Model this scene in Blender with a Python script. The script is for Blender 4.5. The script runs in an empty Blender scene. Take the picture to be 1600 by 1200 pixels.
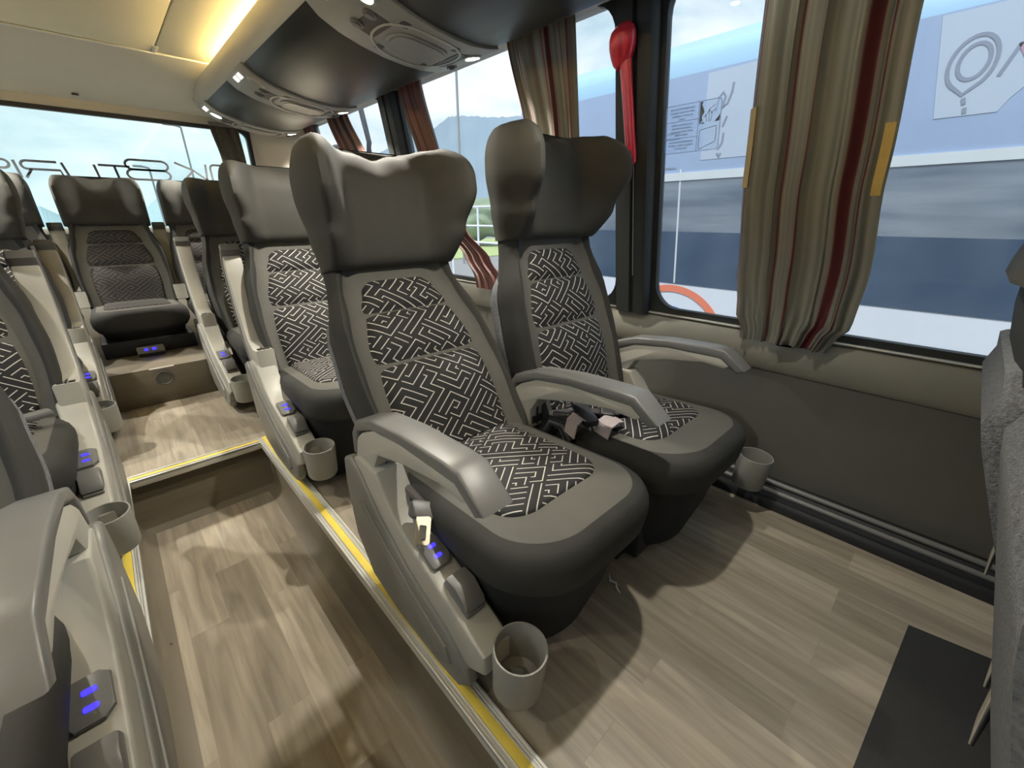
import bpy, bmesh, math, random
from mathutils import Vector, Matrix
random.seed(7)
C = bpy.context.scene.collection
S = bpy.context.scene
PI = math.pi
R = math.radians
def lerp(a, b, t): return a + (b - a) * t
def sstep(a, b, x):
    t = min(1, max(0, (x - a) / (b - a)));  return t * t * (3 - 2 * t)
def interp(tab, x):
    if x <= tab[0][0]: return tab[0][1]
    for (a, va), (b, vb) in zip(tab, tab[1:]):
        if x <= b: return lerp(va, vb, sstep(a, b, x))
    return tab[-1][1]

# ------------------------------------------------------------------ materials
M = {}
def nt(name):
    m = bpy.data.materials.new(name); m.use_nodes = True
    t = m.node_tree; b = t.nodes['Principled BSDF']; M[name] = m
    return m, t, b
def L(t, a, b): t.links.new(a, b)
def N(t, kind, **kw):
    n = t.nodes.new(kind)
    for k, v in kw.items(): setattr(n, k, v)
    return n
def math_n(t, op, a, b=None, c=None):
    n = N(t, 'ShaderNodeMath', operation=op)
    for i, v in enumerate((a, b, c)):
        if v is None: continue
        if isinstance(v, (int, float)): n.inputs[i].default_value = v
        else: L(t, v, n.inputs[i])
    return n.outputs[0]
def mixc(t, f, a, b, mode='MIX'):
    n = N(t, 'ShaderNodeMix', data_type='RGBA', blend_type=mode)
    for i, v in ((0, f), (6, a), (7, b)):
        if isinstance(v, (int, float)): n.inputs[i].default_value = v
        elif isinstance(v, tuple): n.inputs[i].default_value = (*v, 1)
        else: L(t, v, n.inputs[i])
    return n.outputs[2]
def simple(name, col, rough=.6, metal=0., noise=.12, scale=60, bump=.0, bscale=400, emit=None, es=1., coat=0.):
    m, t, b = nt(name)
    tc = N(t, 'ShaderNodeTexCoord')
    nz = N(t, 'ShaderNodeTexNoise'); nz.inputs['Scale'].default_value = scale; nz.inputs['Detail'].default_value = 4
    L(t, tc.outputs['Object'], nz.inputs['Vector'])
    dk = tuple(c * (1 - noise) for c in col); lt = tuple(min(1, c * (1 + noise)) for c in col)
    L(t, mixc(t, nz.outputs['Fac'], dk, lt), b.inputs['Base Color'])
    b.inputs['Roughness'].default_value = rough; b.inputs['Metallic'].default_value = metal
    if coat: b.inputs['Coat Weight'].default_value = coat
    if bump:
        n2 = N(t, 'ShaderNodeTexNoise'); n2.inputs['Scale'].default_value = bscale; n2.inputs['Detail'].default_value = 3
        L(t, tc.outputs['Object'], n2.inputs['Vector'])
        bp = N(t, 'ShaderNodeBump'); bp.inputs['Strength'].default_value = bump; bp.inputs['Distance'].default_value = .002
        L(t, n2.outputs['Fac'], bp.inputs['Height']); L(t, bp.outputs['Normal'], b.inputs['Normal'])
    if emit:
        b.inputs['Emission Color'].default_value = (*emit, 1); b.inputs['Emission Strength'].default_value = es
    return m
simple('fabric_dark', (.029, .028, .0245), .78, noise=.2, scale=25, bump=.25, bscale=900)
simple('fabric_head', (.052, .050, .042), .75, noise=.14, scale=25, bump=.25, bscale=900)
simple('fabric_grey', (.095, .091, .078), .72, noise=.12, scale=30, bump=.25, bscale=900)
simple('fabric_skirt', (.014, .014, .015), .85, noise=.3, bump=.2)
simple('felt', (.15, .155, .16), .95, noise=.75, scale=160, bump=.9, bscale=350)
simple('cover_grey', (.20, .195, .175), .42, noise=.08, scale=15, bump=.05, bscale=700)
simple('plastic_light', (.40, .39, .345), .42, noise=.06, scale=12, bump=.05, bscale=700)
simple('plastic_mid', (.27, .265, .24), .45, noise=.08, scale=15, bump=.05, bscale=700)
simple('plastic_dark', (.15, .15, .145), .38, noise=.08, scale=15, bump=.08, bscale=700)
simple('plastic_black', (.018, .018, .02), .42, noise=.2)
simple('rubber', (.025, .028, .028), .55, noise=.2)
simple('chrome', (.75, .75, .74), .22, metal=1., noise=.03)
simple('alu', (.72, .71, .66), .40, metal=.35, noise=.06, scale=40)
simple('yellow_strip', (.80, .62, .10), .55, noise=.1, scale=30)
simple('red_plastic', (.74, .028, .055), .28, noise=.06, coat=.5)
simple('webbing', (.10, .09, .09), .8, noise=.2, scale=200, bump=.3)
simple('webbing_pale', (.34, .29, .29), .8, noise=.2, scale=200, bump=.3)
simple('tongue', (.50, .44, .31), .4, metal=.3, noise=.05)
simple('wall_trim', (.24, .235, .20), .5, noise=.06, scale=8)
simple('wall_panel', (.105, .102, .088), .62, noise=.10, scale=9, bump=.1, bscale=500)
simple('liner', (.52, .49, .41), .6, noise=.06, scale=6, bump=.08, bscale=300)
simple('ceiling_fabric', (.74, .67, .48), .75, noise=.05, scale=5, bump=.1, bscale=400)
simple('rack_trim', (.44, .43, .38), .42, noise=.05, scale=10)
simple('rack_dark', (.020, .021, .017), .40, noise=.15, scale=5)
simple('rack_panel', (.30, .30, .275), .42, noise=.06, scale=12)
simple('rack_recess', (.06, .06, .055), .5, noise=.1)
simple('lamp_lens', (.9, .9, .88), .3, emit=(1, .97, .9), es=14)
simple('switch_white', (.85, .85, .8), .4, emit=(1, .97, .88), es=.6)
simple('usb_blue', (.02, .02, .4), .4, emit=(.03, .02, 1.), es=1.6)
simple('led_warm', (.9, .8, .5), .4, emit=(1, .77, .38), es=38.0)
simple('mat_rubber', (.022, .022, .022), .7, noise=.2, scale=80, bump=.4, bscale=250)
simple('tape_yellow', (.62, .44, .13), .6, noise=.12, scale=40)
simple('letter_grey', (.10, .11, .12), .6)
simple('letter_red', (.60, .05, .20), .6)
simple('bus_roof', (.30, .50, .70), .35, noise=.04, scale=1)
simple('bus_slate', (.30, .40, .60), .35, noise=.10, scale=1.2)
simple('bus_decal', (.42, .50, .62), .5, noise=.06, scale=2)
simple('bus_mark', (.20, .24, .33), .5)
simple('bus_mark_red', (.45, .25, .36), .5)
simple('bus_line', (.62, .68, .72), .4, noise=.08, scale=6)
simple('bus_navy', (.016, .048, .105), .12, noise=.2, scale=2)
simple('bus_white', (.74, .80, .90), .35, noise=.04, scale=1)
simple('bus_orange', (.85, .20, .08), .4)
simple('bus_blue', (.06, .12, .55), .4)
simple('asphalt', (.22, .22, .22), .9, noise=.2, scale=3)
simple('grass', (.33, .40, .16), .95, noise=.4, scale=3)
simple('lint_white', (.7, .7, .68), .9)
simple('sticker_ink', (.20, .245, .32), .6)
simple('sticker_pale', (.50, .58, .68), .5, noise=.05)
simple('pole_grey', (.25, .27, .28), .5)

# windows of the neighbour bus: glass with soft cloud reflections painted into the colour
m, t, b = nt('bus_window')
tc = N(t, 'ShaderNodeTexCoord'); mp = N(t, 'ShaderNodeMapping'); mp.inputs['Scale'].default_value = (1, .6, 5)
nz = N(t, 'ShaderNodeTexNoise'); nz.inputs['Scale'].default_value = 1.6; nz.inputs['Detail'].default_value = 7
L(t, tc.outputs['Object'], mp.inputs[0]); L(t, mp.outputs[0], nz.inputs[0])
r = N(t, 'ShaderNodeValToRGB'); r.color_ramp.elements[0].position = .35; r.color_ramp.elements[1].position = .7
r.color_ramp.elements[0].color = (.09, .12, .17, 1); r.color_ramp.elements[1].color = (.25, .29, .34, 1)
L(t, nz.outputs['Fac'], r.inputs[0]); L(t, r.outputs[0], b.inputs['Base Color']); b.inputs['Roughness'].default_value = .15

# wood-look vinyl
def wood(name, tint=1.0, rot=PI / 2):
    m, t, b = nt(name)
    tc = N(t, 'ShaderNodeTexCoord'); mp = N(t, 'ShaderNodeMapping'); mp.inputs['Rotation'].default_value = (0, 0, rot)
    L(t, tc.outputs['Object'], mp.inputs[0])
    br = N(t, 'ShaderNodeTexBrick'); br.offset = .37; br.offset_frequency = 2; br.squash = 1
    for k, v in (('Scale', 1.), ('Brick Width', .62), ('Row Height', .098), ('Mortar Size', .0006), ('Mortar Smooth', .3), ('Bias', 0.)): br.inputs[k].default_value = v
    br.inputs['Color1'].default_value = (0, 0, 0, 1); br.inputs['Color2'].default_value = (1, 1, 1, 1); br.inputs['Mortar'].default_value = (.1, .1, .1, 1)
    L(t, mp.outputs[0], br.inputs[0])
    m2 = N(t, 'ShaderNodeMapping'); m2.inputs['Scale'].default_value = (4, 45, 4); L(t, mp.outputs[0], m2.inputs[0])
    off = N(t, 'ShaderNodeVectorMath', operation='ADD'); L(t, m2.outputs[0], off.inputs[0])
    sc = N(t, 'ShaderNodeVectorMath', operation='SCALE'); L(t, br.outputs['Color'], sc.inputs[0]); sc.inputs['Scale'].default_value = 40
    L(t, sc.outputs[0], off.inputs[1])
    g = N(t, 'ShaderNodeTexNoise'); g.inputs['Scale'].default_value = 1.; g.inputs['Detail'].default_value = 6; g.inputs['Distortion'].default_value = .6
    L(t, off.outputs[0], g.inputs[0])
    r1 = N(t, 'ShaderNodeValToRGB'); e = r1.color_ramp.elements
    e[0].position = .0; e[0].color = (.285 * tint, .25 * tint, .20 * tint, 1); e[1].position = 1; e[1].color = (.43 * tint, .385 * tint, .315 * tint, 1)
    L(t, br.outputs['Color'], r1.inputs[0])
    r2 = N(t, 'ShaderNodeValToRGB'); r2.color_ramp.elements[0].position = .3; r2.color_ramp.elements[1].position = .7
    r2.color_ramp.elements[0].color = (.72, .70, .66, 1); r2.color_ramp.elements[1].color = (1.12, 1.1, 1.06, 1)
    L(t, g.outputs['Fac'], r2.inputs[0])
    L(t, mixc(t, 1., r1.outputs[0], r2.outputs[0], 'MULTIPLY'), b.inputs['Base Color'])
    b.inputs['Roughness'].default_value = .42
    return m
wood('wood_vinyl'); wood('wood_vinyl_cross', .92, 0)
m, t, b = nt('wood_riser')
tc = N(t, 'ShaderNodeTexCoord'); mp = N(t, 'ShaderNodeMapping'); mp.inputs['Scale'].default_value = (6, 6, 60)
nz = N(t, 'ShaderNodeTexNoise'); nz.inputs['Scale'].default_value = 1; nz.inputs['Detail'].default_value = 5
L(t, tc.outputs['Object'], mp.inputs[0]); L(t, mp.outputs[0], nz.inputs[0])
L(t, mixc(t, nz.outputs['Fac'], (.135, .115, .082), (.205, .175, .128)), b.inputs['Base Color']); b.inputs['Roughness'].default_value = .45

# labyrinth fabric: white piped lines on black, nested chevrons and corners
m, t, b = nt('fabric_pattern')
uv = N(t, 'ShaderNodeUVMap'); uv.uv_map = 'UVMap'
sx = N(t, 'ShaderNodeSeparateXYZ'); L(t, uv.outputs[0], sx.inputs[0])
P = .0176
th = R(36)
a0 = math_n(t, 'ADD', math_n(t, 'MULTIPLY', sx.outputs[0], math.sin(th) / P), math_n(t, 'MULTIPLY', sx.outputs[1], math.cos(th) / P))
b0 = math_n(t, 'ADD', math_n(t, 'MULTIPLY', sx.outputs[0], -math.sin(th) / P), math_n(t, 'MULTIPLY', sx.outputs[1], math.cos(th) / P))
NT = 2
def cell(v): return math_n(t, 'FLOOR', math_n(t, 'DIVIDE', v, NT))
ca, cb = cell(a0), cell(b0)
fa = math_n(t, 'SUBTRACT', a0, math_n(t, 'MULTIPLY', ca, NT)); fb = math_n(t, 'SUBTRACT', b0, math_n(t, 'MULTIPLY', cb, NT))
cv = N(t, 'ShaderNodeCombineXYZ'); L(t, ca, cv.inputs[0]); L(t, cb, cv.inputs[1])
wn = N(t, 'ShaderNodeTexWhiteNoise', noise_dimensions='3D'); L(t, cv.outputs[0], wn.inputs['Vector'])
rv = wn.outputs['Value']
ia = math_n(t, 'SUBTRACT', NT, fa)
opts = [fa, fb, fa, fb, math_n(t, 'MAXIMUM', fa, fb), math_n(t, 'MINIMUM', fa, fb), math_n(t, 'MAXIMUM', ia, fb), math_n(t, 'MINIMUM', ia, fb)]
v = opts[0]
for i, o in enumerate(opts[1:], 1):
    g = math_n(t, 'GREATER_THAN', rv, i / len(opts))
    mx = N(t, 'ShaderNodeMix', data_type='FLOAT'); L(t, g, mx.inputs[0]); L(t, v, mx.inputs[2]); L(t, o, mx.inputs[3]); v = mx.outputs[0]
d = math_n(t, 'ABSOLUTE', math_n(t, 'SUBTRACT', math_n(t, 'FRACT', v), .5))
mr = N(t, 'ShaderNodeMapRange', interpolation_type='SMOOTHSTEP'); L(t, d, mr.inputs[0])
mr.inputs[1].default_value = .045; mr.inputs[2].default_value = .095; mr.inputs[3].default_value = 1; mr.inputs[4].default_value = 0
L(t, mixc(t, mr.outputs[0], (.013, .012, .012), (.52, .50, .46)), b.inputs['Base Color']); b.inputs['Roughness'].default_value = .8
bp = N(t, 'ShaderNodeBump'); bp.inputs['Strength'].default_value = .5; bp.inputs['Distance'].default_value = .002
L(t, mr.outputs[0], bp.inputs['Height']); L(t, bp.outputs[0], b.inputs['Normal'])

mw = m.copy(); mw.name = 'fabric_pattern_worn'; M['fabric_pattern_worn'] = mw
for n_ in mw.node_tree.nodes:
    if n_.type == 'MIX' and n_.data_type == 'RGBA': n_.inputs[6].default_value = (.022, .020, .018, 1); n_.inputs[7].default_value = (.11, .10, .088, 1)

# striped curtains: greyish ones and redder ones
def curtain_mat(name, ramp):
    m, t, b = nt(name)
    uv = N(t, 'ShaderNodeUVMap'); uv.uv_map = 'UVMap'
    sx = N(t, 'ShaderNodeSeparateXYZ'); L(t, uv.outputs[0], sx.inputs[0])
    cx = N(t, 'ShaderNodeCombineXYZ'); L(t, math_n(t, 'MULTIPLY', sx.outputs[0], 12), cx.inputs[0])
    nz = N(t, 'ShaderNodeTexNoise'); nz.inputs['Scale'].default_value = 1.; nz.inputs['Detail'].default_value = 1.5; L(t, cx.outputs[0], nz.inputs[0])
    r = N(t, 'ShaderNodeValToRGB'); cr = r.color_ramp
    cr.elements[0].position = ramp[0][0]; cr.elements[0].color = (*ramp[0][1], 1); cr.elements[1].position = ramp[-1][0]; cr.elements[1].color = (*ramp[-1][1], 1)
    for p, c in ramp[1:-1]: cr.elements.new(p).color = (*c, 1)
    L(t, nz.outputs['Fac'], r.inputs[0]); L(t, r.outputs[0], b.inputs['Base Color']); b.inputs['Roughness'].default_value = .55
    tr = N(t, 'ShaderNodeBsdfTranslucent'); L(t, r.outputs[0], tr.inputs[0])
    ms = N(t, 'ShaderNodeMixShader'); ms.inputs[0].default_value = .22
    L(t, b.outputs[0], ms.inputs[1]); L(t, tr.outputs[0], ms.inputs[2]); L(t, ms.outputs[0], t.nodes['Material Output'].inputs[0])
curtain_mat('curtain', [(.30, (.17, .16, .13)), (.42, (.24, .24, .195)), (.47, (.36, .345, .295)), (.52, (.26, .27, .22)), (.555, (.33, .25, .22)), (.59, (.17, .07, .062)), (.62, (.11, .02, .024)), (.72, (.12, .022, .026))])
curtain_mat('curtain_red', [(.28, (.13, .10, .085)), (.38, (.20, .16, .135)), (.45, (.25, .13, .115)), (.50, (.19, .06, .055)), (.55, (.28, .17, .15)), (.60, (.22, .19, .155)), (.65, (.14, .035, .035)), (.75, (.10, .02, .022))])
simple('curtain_dark', (.075, .07, .05), .7, noise=.3, scale=30)

# glass: clear pane with slight reflection and haze put in for dust and hazy reflections
def glass(name, tint, gl=.06, haze=.05):
    m, t, b = nt(name)
    out = t.nodes['Material Output']
    tr = N(t, 'ShaderNodeBsdfTransparent'); tr.inputs[0].default_value = (*tint, 1)
    go = N(t, 'ShaderNodeBsdfGlossy'); go.inputs['Roughness'].default_value = .02
    df = N(t, 'ShaderNodeBsdfTranslucent'); df.inputs[0].default_value = (.8, .87, .95, 1)
    tc = N(t, 'ShaderNodeTexCoord'); nz = N(t, 'ShaderNodeTexNoise'); nz.inputs['Scale'].default_value = 5; nz.inputs['Detail'].default_value = 8
    L(t, tc.outputs['Object'], nz.inputs[0])
    m1 = N(t, 'ShaderNodeMixShader'); m1.inputs[0].default_value = gl; L(t, tr.outputs[0], m1.inputs[1]); L(t, go.outputs[0], m1.inputs[2])
    m2 = N(t, 'ShaderNodeMixShader'); L(t, math_n(t, 'MULTIPLY', nz.outputs['Fac'], haze * 2), m2.inputs[0])
    L(t, m1.outputs[0], m2.inputs[1]); L(t, df.outputs[0], m2.inputs[2]); L(t, m2.outputs[0], out.inputs[0])
glass('glass_side', (.90, .95, 1.0), .03, .12)
glass('sticker_film', (.92, .95, 1.0), .02, .22)
glass('glass_rear', (.80, .95, .95), .03, .05)
# mountain slopes, distance haze put into the green-blue colours
def hillmat(name, lo, hi, s):
    m, t, b = nt(name)
    tc = N(t, 'ShaderNodeTexCoord'); nz = N(t, 'ShaderNodeTexNoise'); nz.inputs['Scale'].default_value = s; nz.inputs['Detail'].default_value = 9
    L(t, tc.outputs['Object'], nz.inputs[0]); L(t, mixc(t, nz.outputs['Fac'], lo, hi), b.inputs['Base Color']); b.inputs['Roughness'].default_value = 1
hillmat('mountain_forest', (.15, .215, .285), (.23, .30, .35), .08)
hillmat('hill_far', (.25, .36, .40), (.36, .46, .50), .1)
hillmat('shrub', (.14, .20, .13), (.30, .36, .24), .8)

# ------------------------------------------------------------------ mesh builder
class MB:
    def __init__(s): s.v = []; s.f = []; s.m = []; s.uv = {}
    def add(s, vs, fs, mi=0, uvs=None):
        o = len(s.v); s.v += [tuple(v) for v in vs]
        for f in fs: s.f.append([i + o for i in f]); s.m.append(mi)
        if uvs:
            for i, u in enumerate(uvs): s.uv[o + i] = u
        return s
    def frombm(s, bm, mi=0, mat=None):
        if mat: bmesh.ops.transform(bm, matrix=mat, verts=bm.verts)
        bm.verts.index_update(); s.add([v.co for v in bm.verts], [[v.index for v in f.verts] for f in bm.faces], mi); bm.free(); return s
    def box(s, x0, x1, y0, y1, z0, z1, bev=0., mi=0, mat=None, seg=2):
        bm = bmesh.new(); bmesh.ops.create_cube(bm, size=1)
        bmesh.ops.transform(bm, matrix=Matrix.Translation(((x0 + x1) / 2, (y0 + y1) / 2, (z0 + z1) / 2)) @ Matrix.Diagonal((x1 - x0, y1 - y0, z1 - z0, 1)), verts=bm.verts)
        if bev: bmesh.ops.bevel(bm, geom=bm.edges[:], offset=bev, segments=seg, affect='EDGES', profile=.5)
        return s.frombm(bm, mi, mat)
    def prism(s, pts, to3, d0, d1, bev=0., mi=0, seg=2, mat=None):
        """polygon pts (2-D) extruded between depths d0 and d1; to3(p, d) -> xyz"""
        bm = bmesh.new()
        A = [bm.verts.new(to3(p, d0)) for p in pts]; B = [bm.verts.new(to3(p, d1)) for p in pts]
        n = len(pts); bm.faces.new(A[::-1]); bm.faces.new(B)
        for i in range(n): bm.faces.new((A[i], A[(i + 1) % n], B[(i + 1) % n], B[i]))
        bmesh.ops.recalc_face_normals(bm, faces=bm.faces)
        if bev:
            es = [e for f in bm.faces if len(f.verts) == n and n > 4 for e in f.edges] if n > 4 else bm.edges[:]
            bmesh.ops.bevel(bm, geom=list(set(es)), offset=bev, segments=seg, affect='EDGES', profile=.5)
        return s.frombm(bm, mi, mat)
    def loft(s, rings, mi=0, closed=True, cap0=False, cap1=False, mats=None, uvf=None):
        o = len(s.v); n = len(rings[0])
        for r in rings: s.v += [tuple(p) for p in r]
        k = n if closed else n - 1
        for i in range(len(rings) - 1):
            for j in range(k):
                j2 = (j + 1) % n
                s.f.append([o + i * n + j, o + i * n + j2, o + (i + 1) * n + j2, o + (i + 1) * n + j]); s.m.append(mats(i, j) if mats else mi)
        if cap0: s.f.append([o + j for j in range(n)][::-1]); s.m.append(mats(0, 0) if mats else mi)
        if cap1: s.f.append([o + (len(rings) - 1) * n + j for j in range(n)]); s.m.append(mats(len(rings) - 2, 0) if mats else mi)
        if uvf:
            for i in range(len(rings)):
                for j in range(n): s.uv[o + i * n + j] = uvf(i, j)
        return s
    def tube(s, pts, r, seg=8, mi=0, cap=True):
        pts = [Vector(p) for p in pts]; rings = []
        up = Vector((0, 0, 1))
        for i, p in enumerate(pts):
            d = (pts[min(i + 1, len(pts) - 1)] - pts[max(i - 1, 0)]).normalized()
            a = d.cross(up if abs(d.dot(up)) < .95 else Vector((1, 0, 0))).normalized(); b_ = a.cross(d)
            rr = r[i] if isinstance(r, (list, tuple)) else r
            rings.append([p + (a * math.cos(2 * PI * k / seg) + b_ * math.sin(2 * PI * k / seg)) * rr for k in range(seg)])
        return s.loft(rings, mi, True, cap, cap)
    def lathe(s, prof, c, seg=32, mi=0, mat=None):
        rings = []
        for r_, z in prof:
            ring = [Vector((r_ * math.cos(2 * PI * k / seg), r_ * math.sin(2 * PI * k / seg), z)) for k in range(seg)]
            if mat: ring = [mat @ p for p in ring]
            rings.append([p + Vector(c) for p in ring])
        return s.loft(rings, mi)
    def ribbon(s, pts, w, nrm, h=.002, mi=0):
        """flat raised stroke along pts lying on a surface whose normal is nrm"""
        pts = [Vector(p) for p in pts]; nrm = Vector(nrm).normalized(); rings = []
        for i, p in enumerate(pts):
            d = (pts[min(i + 1, len(pts) - 1)] - pts[max(i - 1, 0)]).normalized()
            a = d.cross(nrm).normalized() * (w / 2)
            rings.append([p - a, p + a, p + a + nrm * h, p - a + nrm * h])
        return s.loft(rings, mi, True, True, True)
    def mesh(s, name, mats, smooth=True, ang=40):
        me = bpy.data.meshes.new(name); me.from_pydata(s.v, [], s.f); me.update()
        for mm in mats: me.materials.append(M[mm] if isinstance(mm, str) else mm)
        me.polygons.foreach_set('material_index', s.m)
        if s.uv:
            ul = me.uv_layers.new(name='UVMap')
            for lp in me.loops: ul.data[lp.index].uv = s.uv.get(lp.vertex_index, (0, 0))
        bm = bmesh.new(); bm.from_mesh(me); bmesh.ops.recalc_face_normals(bm, faces=bm.faces); bm.to_mesh(me); bm.free()
        if smooth:
            me.polygons.foreach_set('use_smooth', [True] * len(me.polygons)); me.set_sharp_from_angle(angle=R(ang))
        return me
    def build(s, name, mats, parent=None, loc=None, label=None, **kw):
        if isinstance(mats, str): mats = [mats]
        o = bpy.data.objects.new(name, s.mesh(name, mats, **kw)); C.objects.link(o)
        if parent: o.parent = parent
        if loc: o.location = loc
        if label: o['label'] = label
        return o
def put(name, me, parent, loc=(0, 0, 0), rot=None):
    o = bpy.data.objects.new(name, me); C.objects.link(o); o.parent = parent; o.location = loc
    if rot: o.rotation_euler = rot
    return o
def tag(o, label, cat, group=None, kind=None):
    o['label'] = label; o['category'] = cat
    if group: o['group'] = group
    if kind: o['kind'] = kind
    return o
def empty(name, loc=(0, 0, 0)):
    o = bpy.data.objects.new(name, None); C.objects.link(o); o.location = loc; o.empty_display_size = .05; return o
def struct(o): o['kind'] = 'structure'; return o
def rrect(hx, hy, r, n=6, cx=0, cy=0):
    pts = []
    for qx, qy, a in ((1, 1, 0), (-1, 1, 90), (-1, -1, 180), (1, -1, 270)):
        for k in range(n + 1):
            t_ = R(a + 90 * k / n); pts.append((cx + qx * (hx - r) + r * math.cos(t_), cy + qy * (hy - r) + r * math.sin(t_)))
    return pts
YZ = lambda p, d: (d, p[0], p[1])
XZ = lambda p, d: (p[0], d, p[1])
XY = lambda p, d: (p[0], p[1], d)

# ------------------------------------------------------------------ setting
AX0, AX1 = -.165, .305          # aisle
XR, XL = 1.5, -1.35             # side walls
CX = (XR + XL) / 2
YF, YB = -2.6, 3.85             # front and rear ends
STEP, LAND, AZ, RZ = 1.89, 2.70, -.22, .19
def wallx(z): return XR - .165 * max(0, z - .55)
struct(MB().box(AX1, XR + .06, YF, LAND, -.06, 0).build('floor', 'wood_vinyl'))
struct(MB().box(XL - .06, AX0, YF, LAND, -.06, 0).build('floor_left', 'wood_vinyl'))
struct(MB().box(AX0 - .05, AX1 + .05, YF, STEP + .02, AZ - .05, AZ).build('floor_aisle', 'wood_vinyl'))
struct(MB().box(AX0, AX1, STEP, LAND, -.06, 0).build('floor_landing', 'wood_vinyl'))
struct(MB().box(XL - .06, XR + .06, LAND, YB + .1, -.06, RZ, .004).build('floor_rear', 'wood_riser'))
def cove(x0, s_):                # riser of the aisle with its coved foot
    return [(x0, -.02), (x0 + s_ * .0, -.17), (x0 + s_ * .006, -.195), (x0 + s_ * .018, -.21), (x0 + s_ * .04, -.219), (x0 + s_ * .04, -.23), (x0 - s_ * .03, -.23), (x0 - s_ * .03, -.02)]
struct(MB().prism(cove(AX1 + .001, -1), XZ, YF, STEP).build('trim_1', 'wood_riser'))
struct(MB().prism(cove(AX0 - .001, 1), XZ, YF, STEP).build('trim_2', 'wood_riser'))
struct(MB().prism([(STEP - .0, -.02), (STEP - .0, -.17), (STEP - .012, -.205), (STEP - .04, -.219), (STEP - .04, -.23), (STEP + .03, -.23), (STEP + .03, -.02)], YZ, AX0, AX1).build('trim_3', 'wood_riser'))

# aluminium edging with a yellow insert
def edging(name, x0, x1, y0, y1, along, label):
    e = empty(name, ((x0 + x1) / 2, (y0 + y1) / 2, 0)); tag(e, label, 'edge strip', 'yellow edge strips along the sunken aisle')
    cx, cy = (x0 + x1) / 2, (y0 + y1) / 2
    f = MB(); ins = MB(); w = (x1 - x0) if along == 'y' else (y1 - y0); ln = (y1 - y0) if along == 'y' else (x1 - x0)
    def bx(mb, a, b_, z0, z1, bev=.0015):
        if along == 'y': mb.box(a, b_, -ln / 2, ln / 2, z0, z1, bev)
        else: mb.box(-ln / 2, ln / 2, a, b_, z0, z1, bev)
    bx(f, -w / 2, w / 2, .0, .006); bx(f, -w / 2, -w / 2 + .006, -.02, .0095); bx(f, w / 2 - .006, w / 2, -.002, .0095)
    bx(f, -w * .18 - .002, -w * .18, .004, .0095); bx(f, w * .18, w * .18 + .002, .004, .0095); bx(f, -w * .34, -w * .32, .004, .0085); bx(f, w * .32, w * .34, .004, .0085)
    bx(ins, -w * .175, w * .175, .004, .0085, .0008)
    f.build('profile', 'alu', e); ins.build('insert', 'yellow_strip', e)
edging('aisle_edge_strip', AX1 - .022, AX1 + .032, YF, STEP + .03, 'y', 'aluminium edge strip with yellow insert on the right side of the sunken aisle')
edging('aisle_edge_strip', AX0 - .032, AX0 + .022, YF, STEP + .03, 'y', 'aluminium edge strip with yellow insert on the left side of the sunken aisle')
edging('aisle_edge_strip', AX0 + .022, AX1 - .022, STEP - .02, STEP + .03, 'x', 'yellow edge strip across the aisle at the top of the step')

# right wall below the windows
struct(MB().prism([(XR, -.06), (XR, .43), (XR + .08, .43), (XR + .08, -.06)], XZ, YF, YB).build('wall_right', 'wall_panel'))
prof = [(XR - .002, .432), (XR - .012, .445), (XR - .016, .49), (XR - .012, .53), (XR - .002, .548), (XR + .02, .556), (XR + .08, .556), (XR + .08, .432)]
struct(MB().prism(prof, XZ, YF, YB).build('baseboard_right', 'wall_trim'))
struct(MB().box(XR - .003, XR + .02, YF, YB, .556, .562, .002).build('trim_4', 'alu'))
struct(MB().prism([(XL, -.06), (XL, .556), (XL - .08, .556), (XL - .08, -.06)], XZ, YF, YB).build('wall_left', 'wall_panel'))
HZ = 1.53
hx = wallx(HZ)
struct(MB().prism([(hx, HZ), (hx + .06, HZ), (hx + .04, 1.80), (hx - .06, 1.80)], XZ, YF, YB + .1).build('wall_right_header', 'liner'))
lx = 2 * CX - hx
struct(MB().prism([(lx, HZ), (lx - .06, HZ), (lx - .04, 1.80), (lx + .06, 1.80)], XZ, YF, YB + .1).build('wall_left_header', 'liner'))
struct(MB().box(XL - .1, XR + .1, YF - .06, YF, -.3, 1.85).build('wall_front', 'wall_panel'))

# ceiling panels, cross seam and the cap that curves down to the rear window
CZ = 1.72
cl = MB()
for x0, x1 in ((-.80, -.325), (-.319, .462), (.468, .95)):
    cl.box(x0, x1, YF, 3.27, CZ, CZ + .03, .004)
cl.box(-.81, .96, YF, 3.3, CZ + .03, CZ + .05)
struct(cl.build('ceiling', 'ceiling_fabric'))
struct(MB().box(.452, .478, 3.16, 3.275, CZ - .004, CZ + .002, .002).build('trim_5', 'rack_trim'))
cap = [(3.27, 1.715), (3.40, 1.690), (3.55, 1.645), (3.58, 1.634), (3.70, 1.595), (3.76, 1.580), (3.78, 1.566), (3.84, 1.545), (3.85, 1.50), (3.95, 1.50), (3.95, 1.80), (3.27, 1.80)]
struct(MB().prism(cap, YZ, XL, XR - .15).build('ceiling_rear', 'liner'))
struct(MB().box(-.9, 1.0, 3.268, 3.279, 1.712, 1.7185, .002).build('trim_6', 'alu'))
struct(MB().box(.1, .13, 3.775, 3.785, 1.556, 1.566, .002).build('trim_7', 'rack_recess'))

struct(MB().box(XL - .1, XR + .1, YF - .06, YB + .12, 1.80, 1.84).build('roof', 'liner'))
# rear wall
rw = MB().box(XL, XR, YB, YB + .06, .19, .838)
rw.box(XL, -.80, YB, YB + .06, .83, 1.52).box(1.0, XR, YB, YB + .06, .83, 1.52)
struct(rw.build('wall_rear', 'liner'))
struct(MB().box(XL, XR, YB - .035, YB + .01, .80, .845, .01).build('trim_8', 'wall_trim'))

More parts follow.
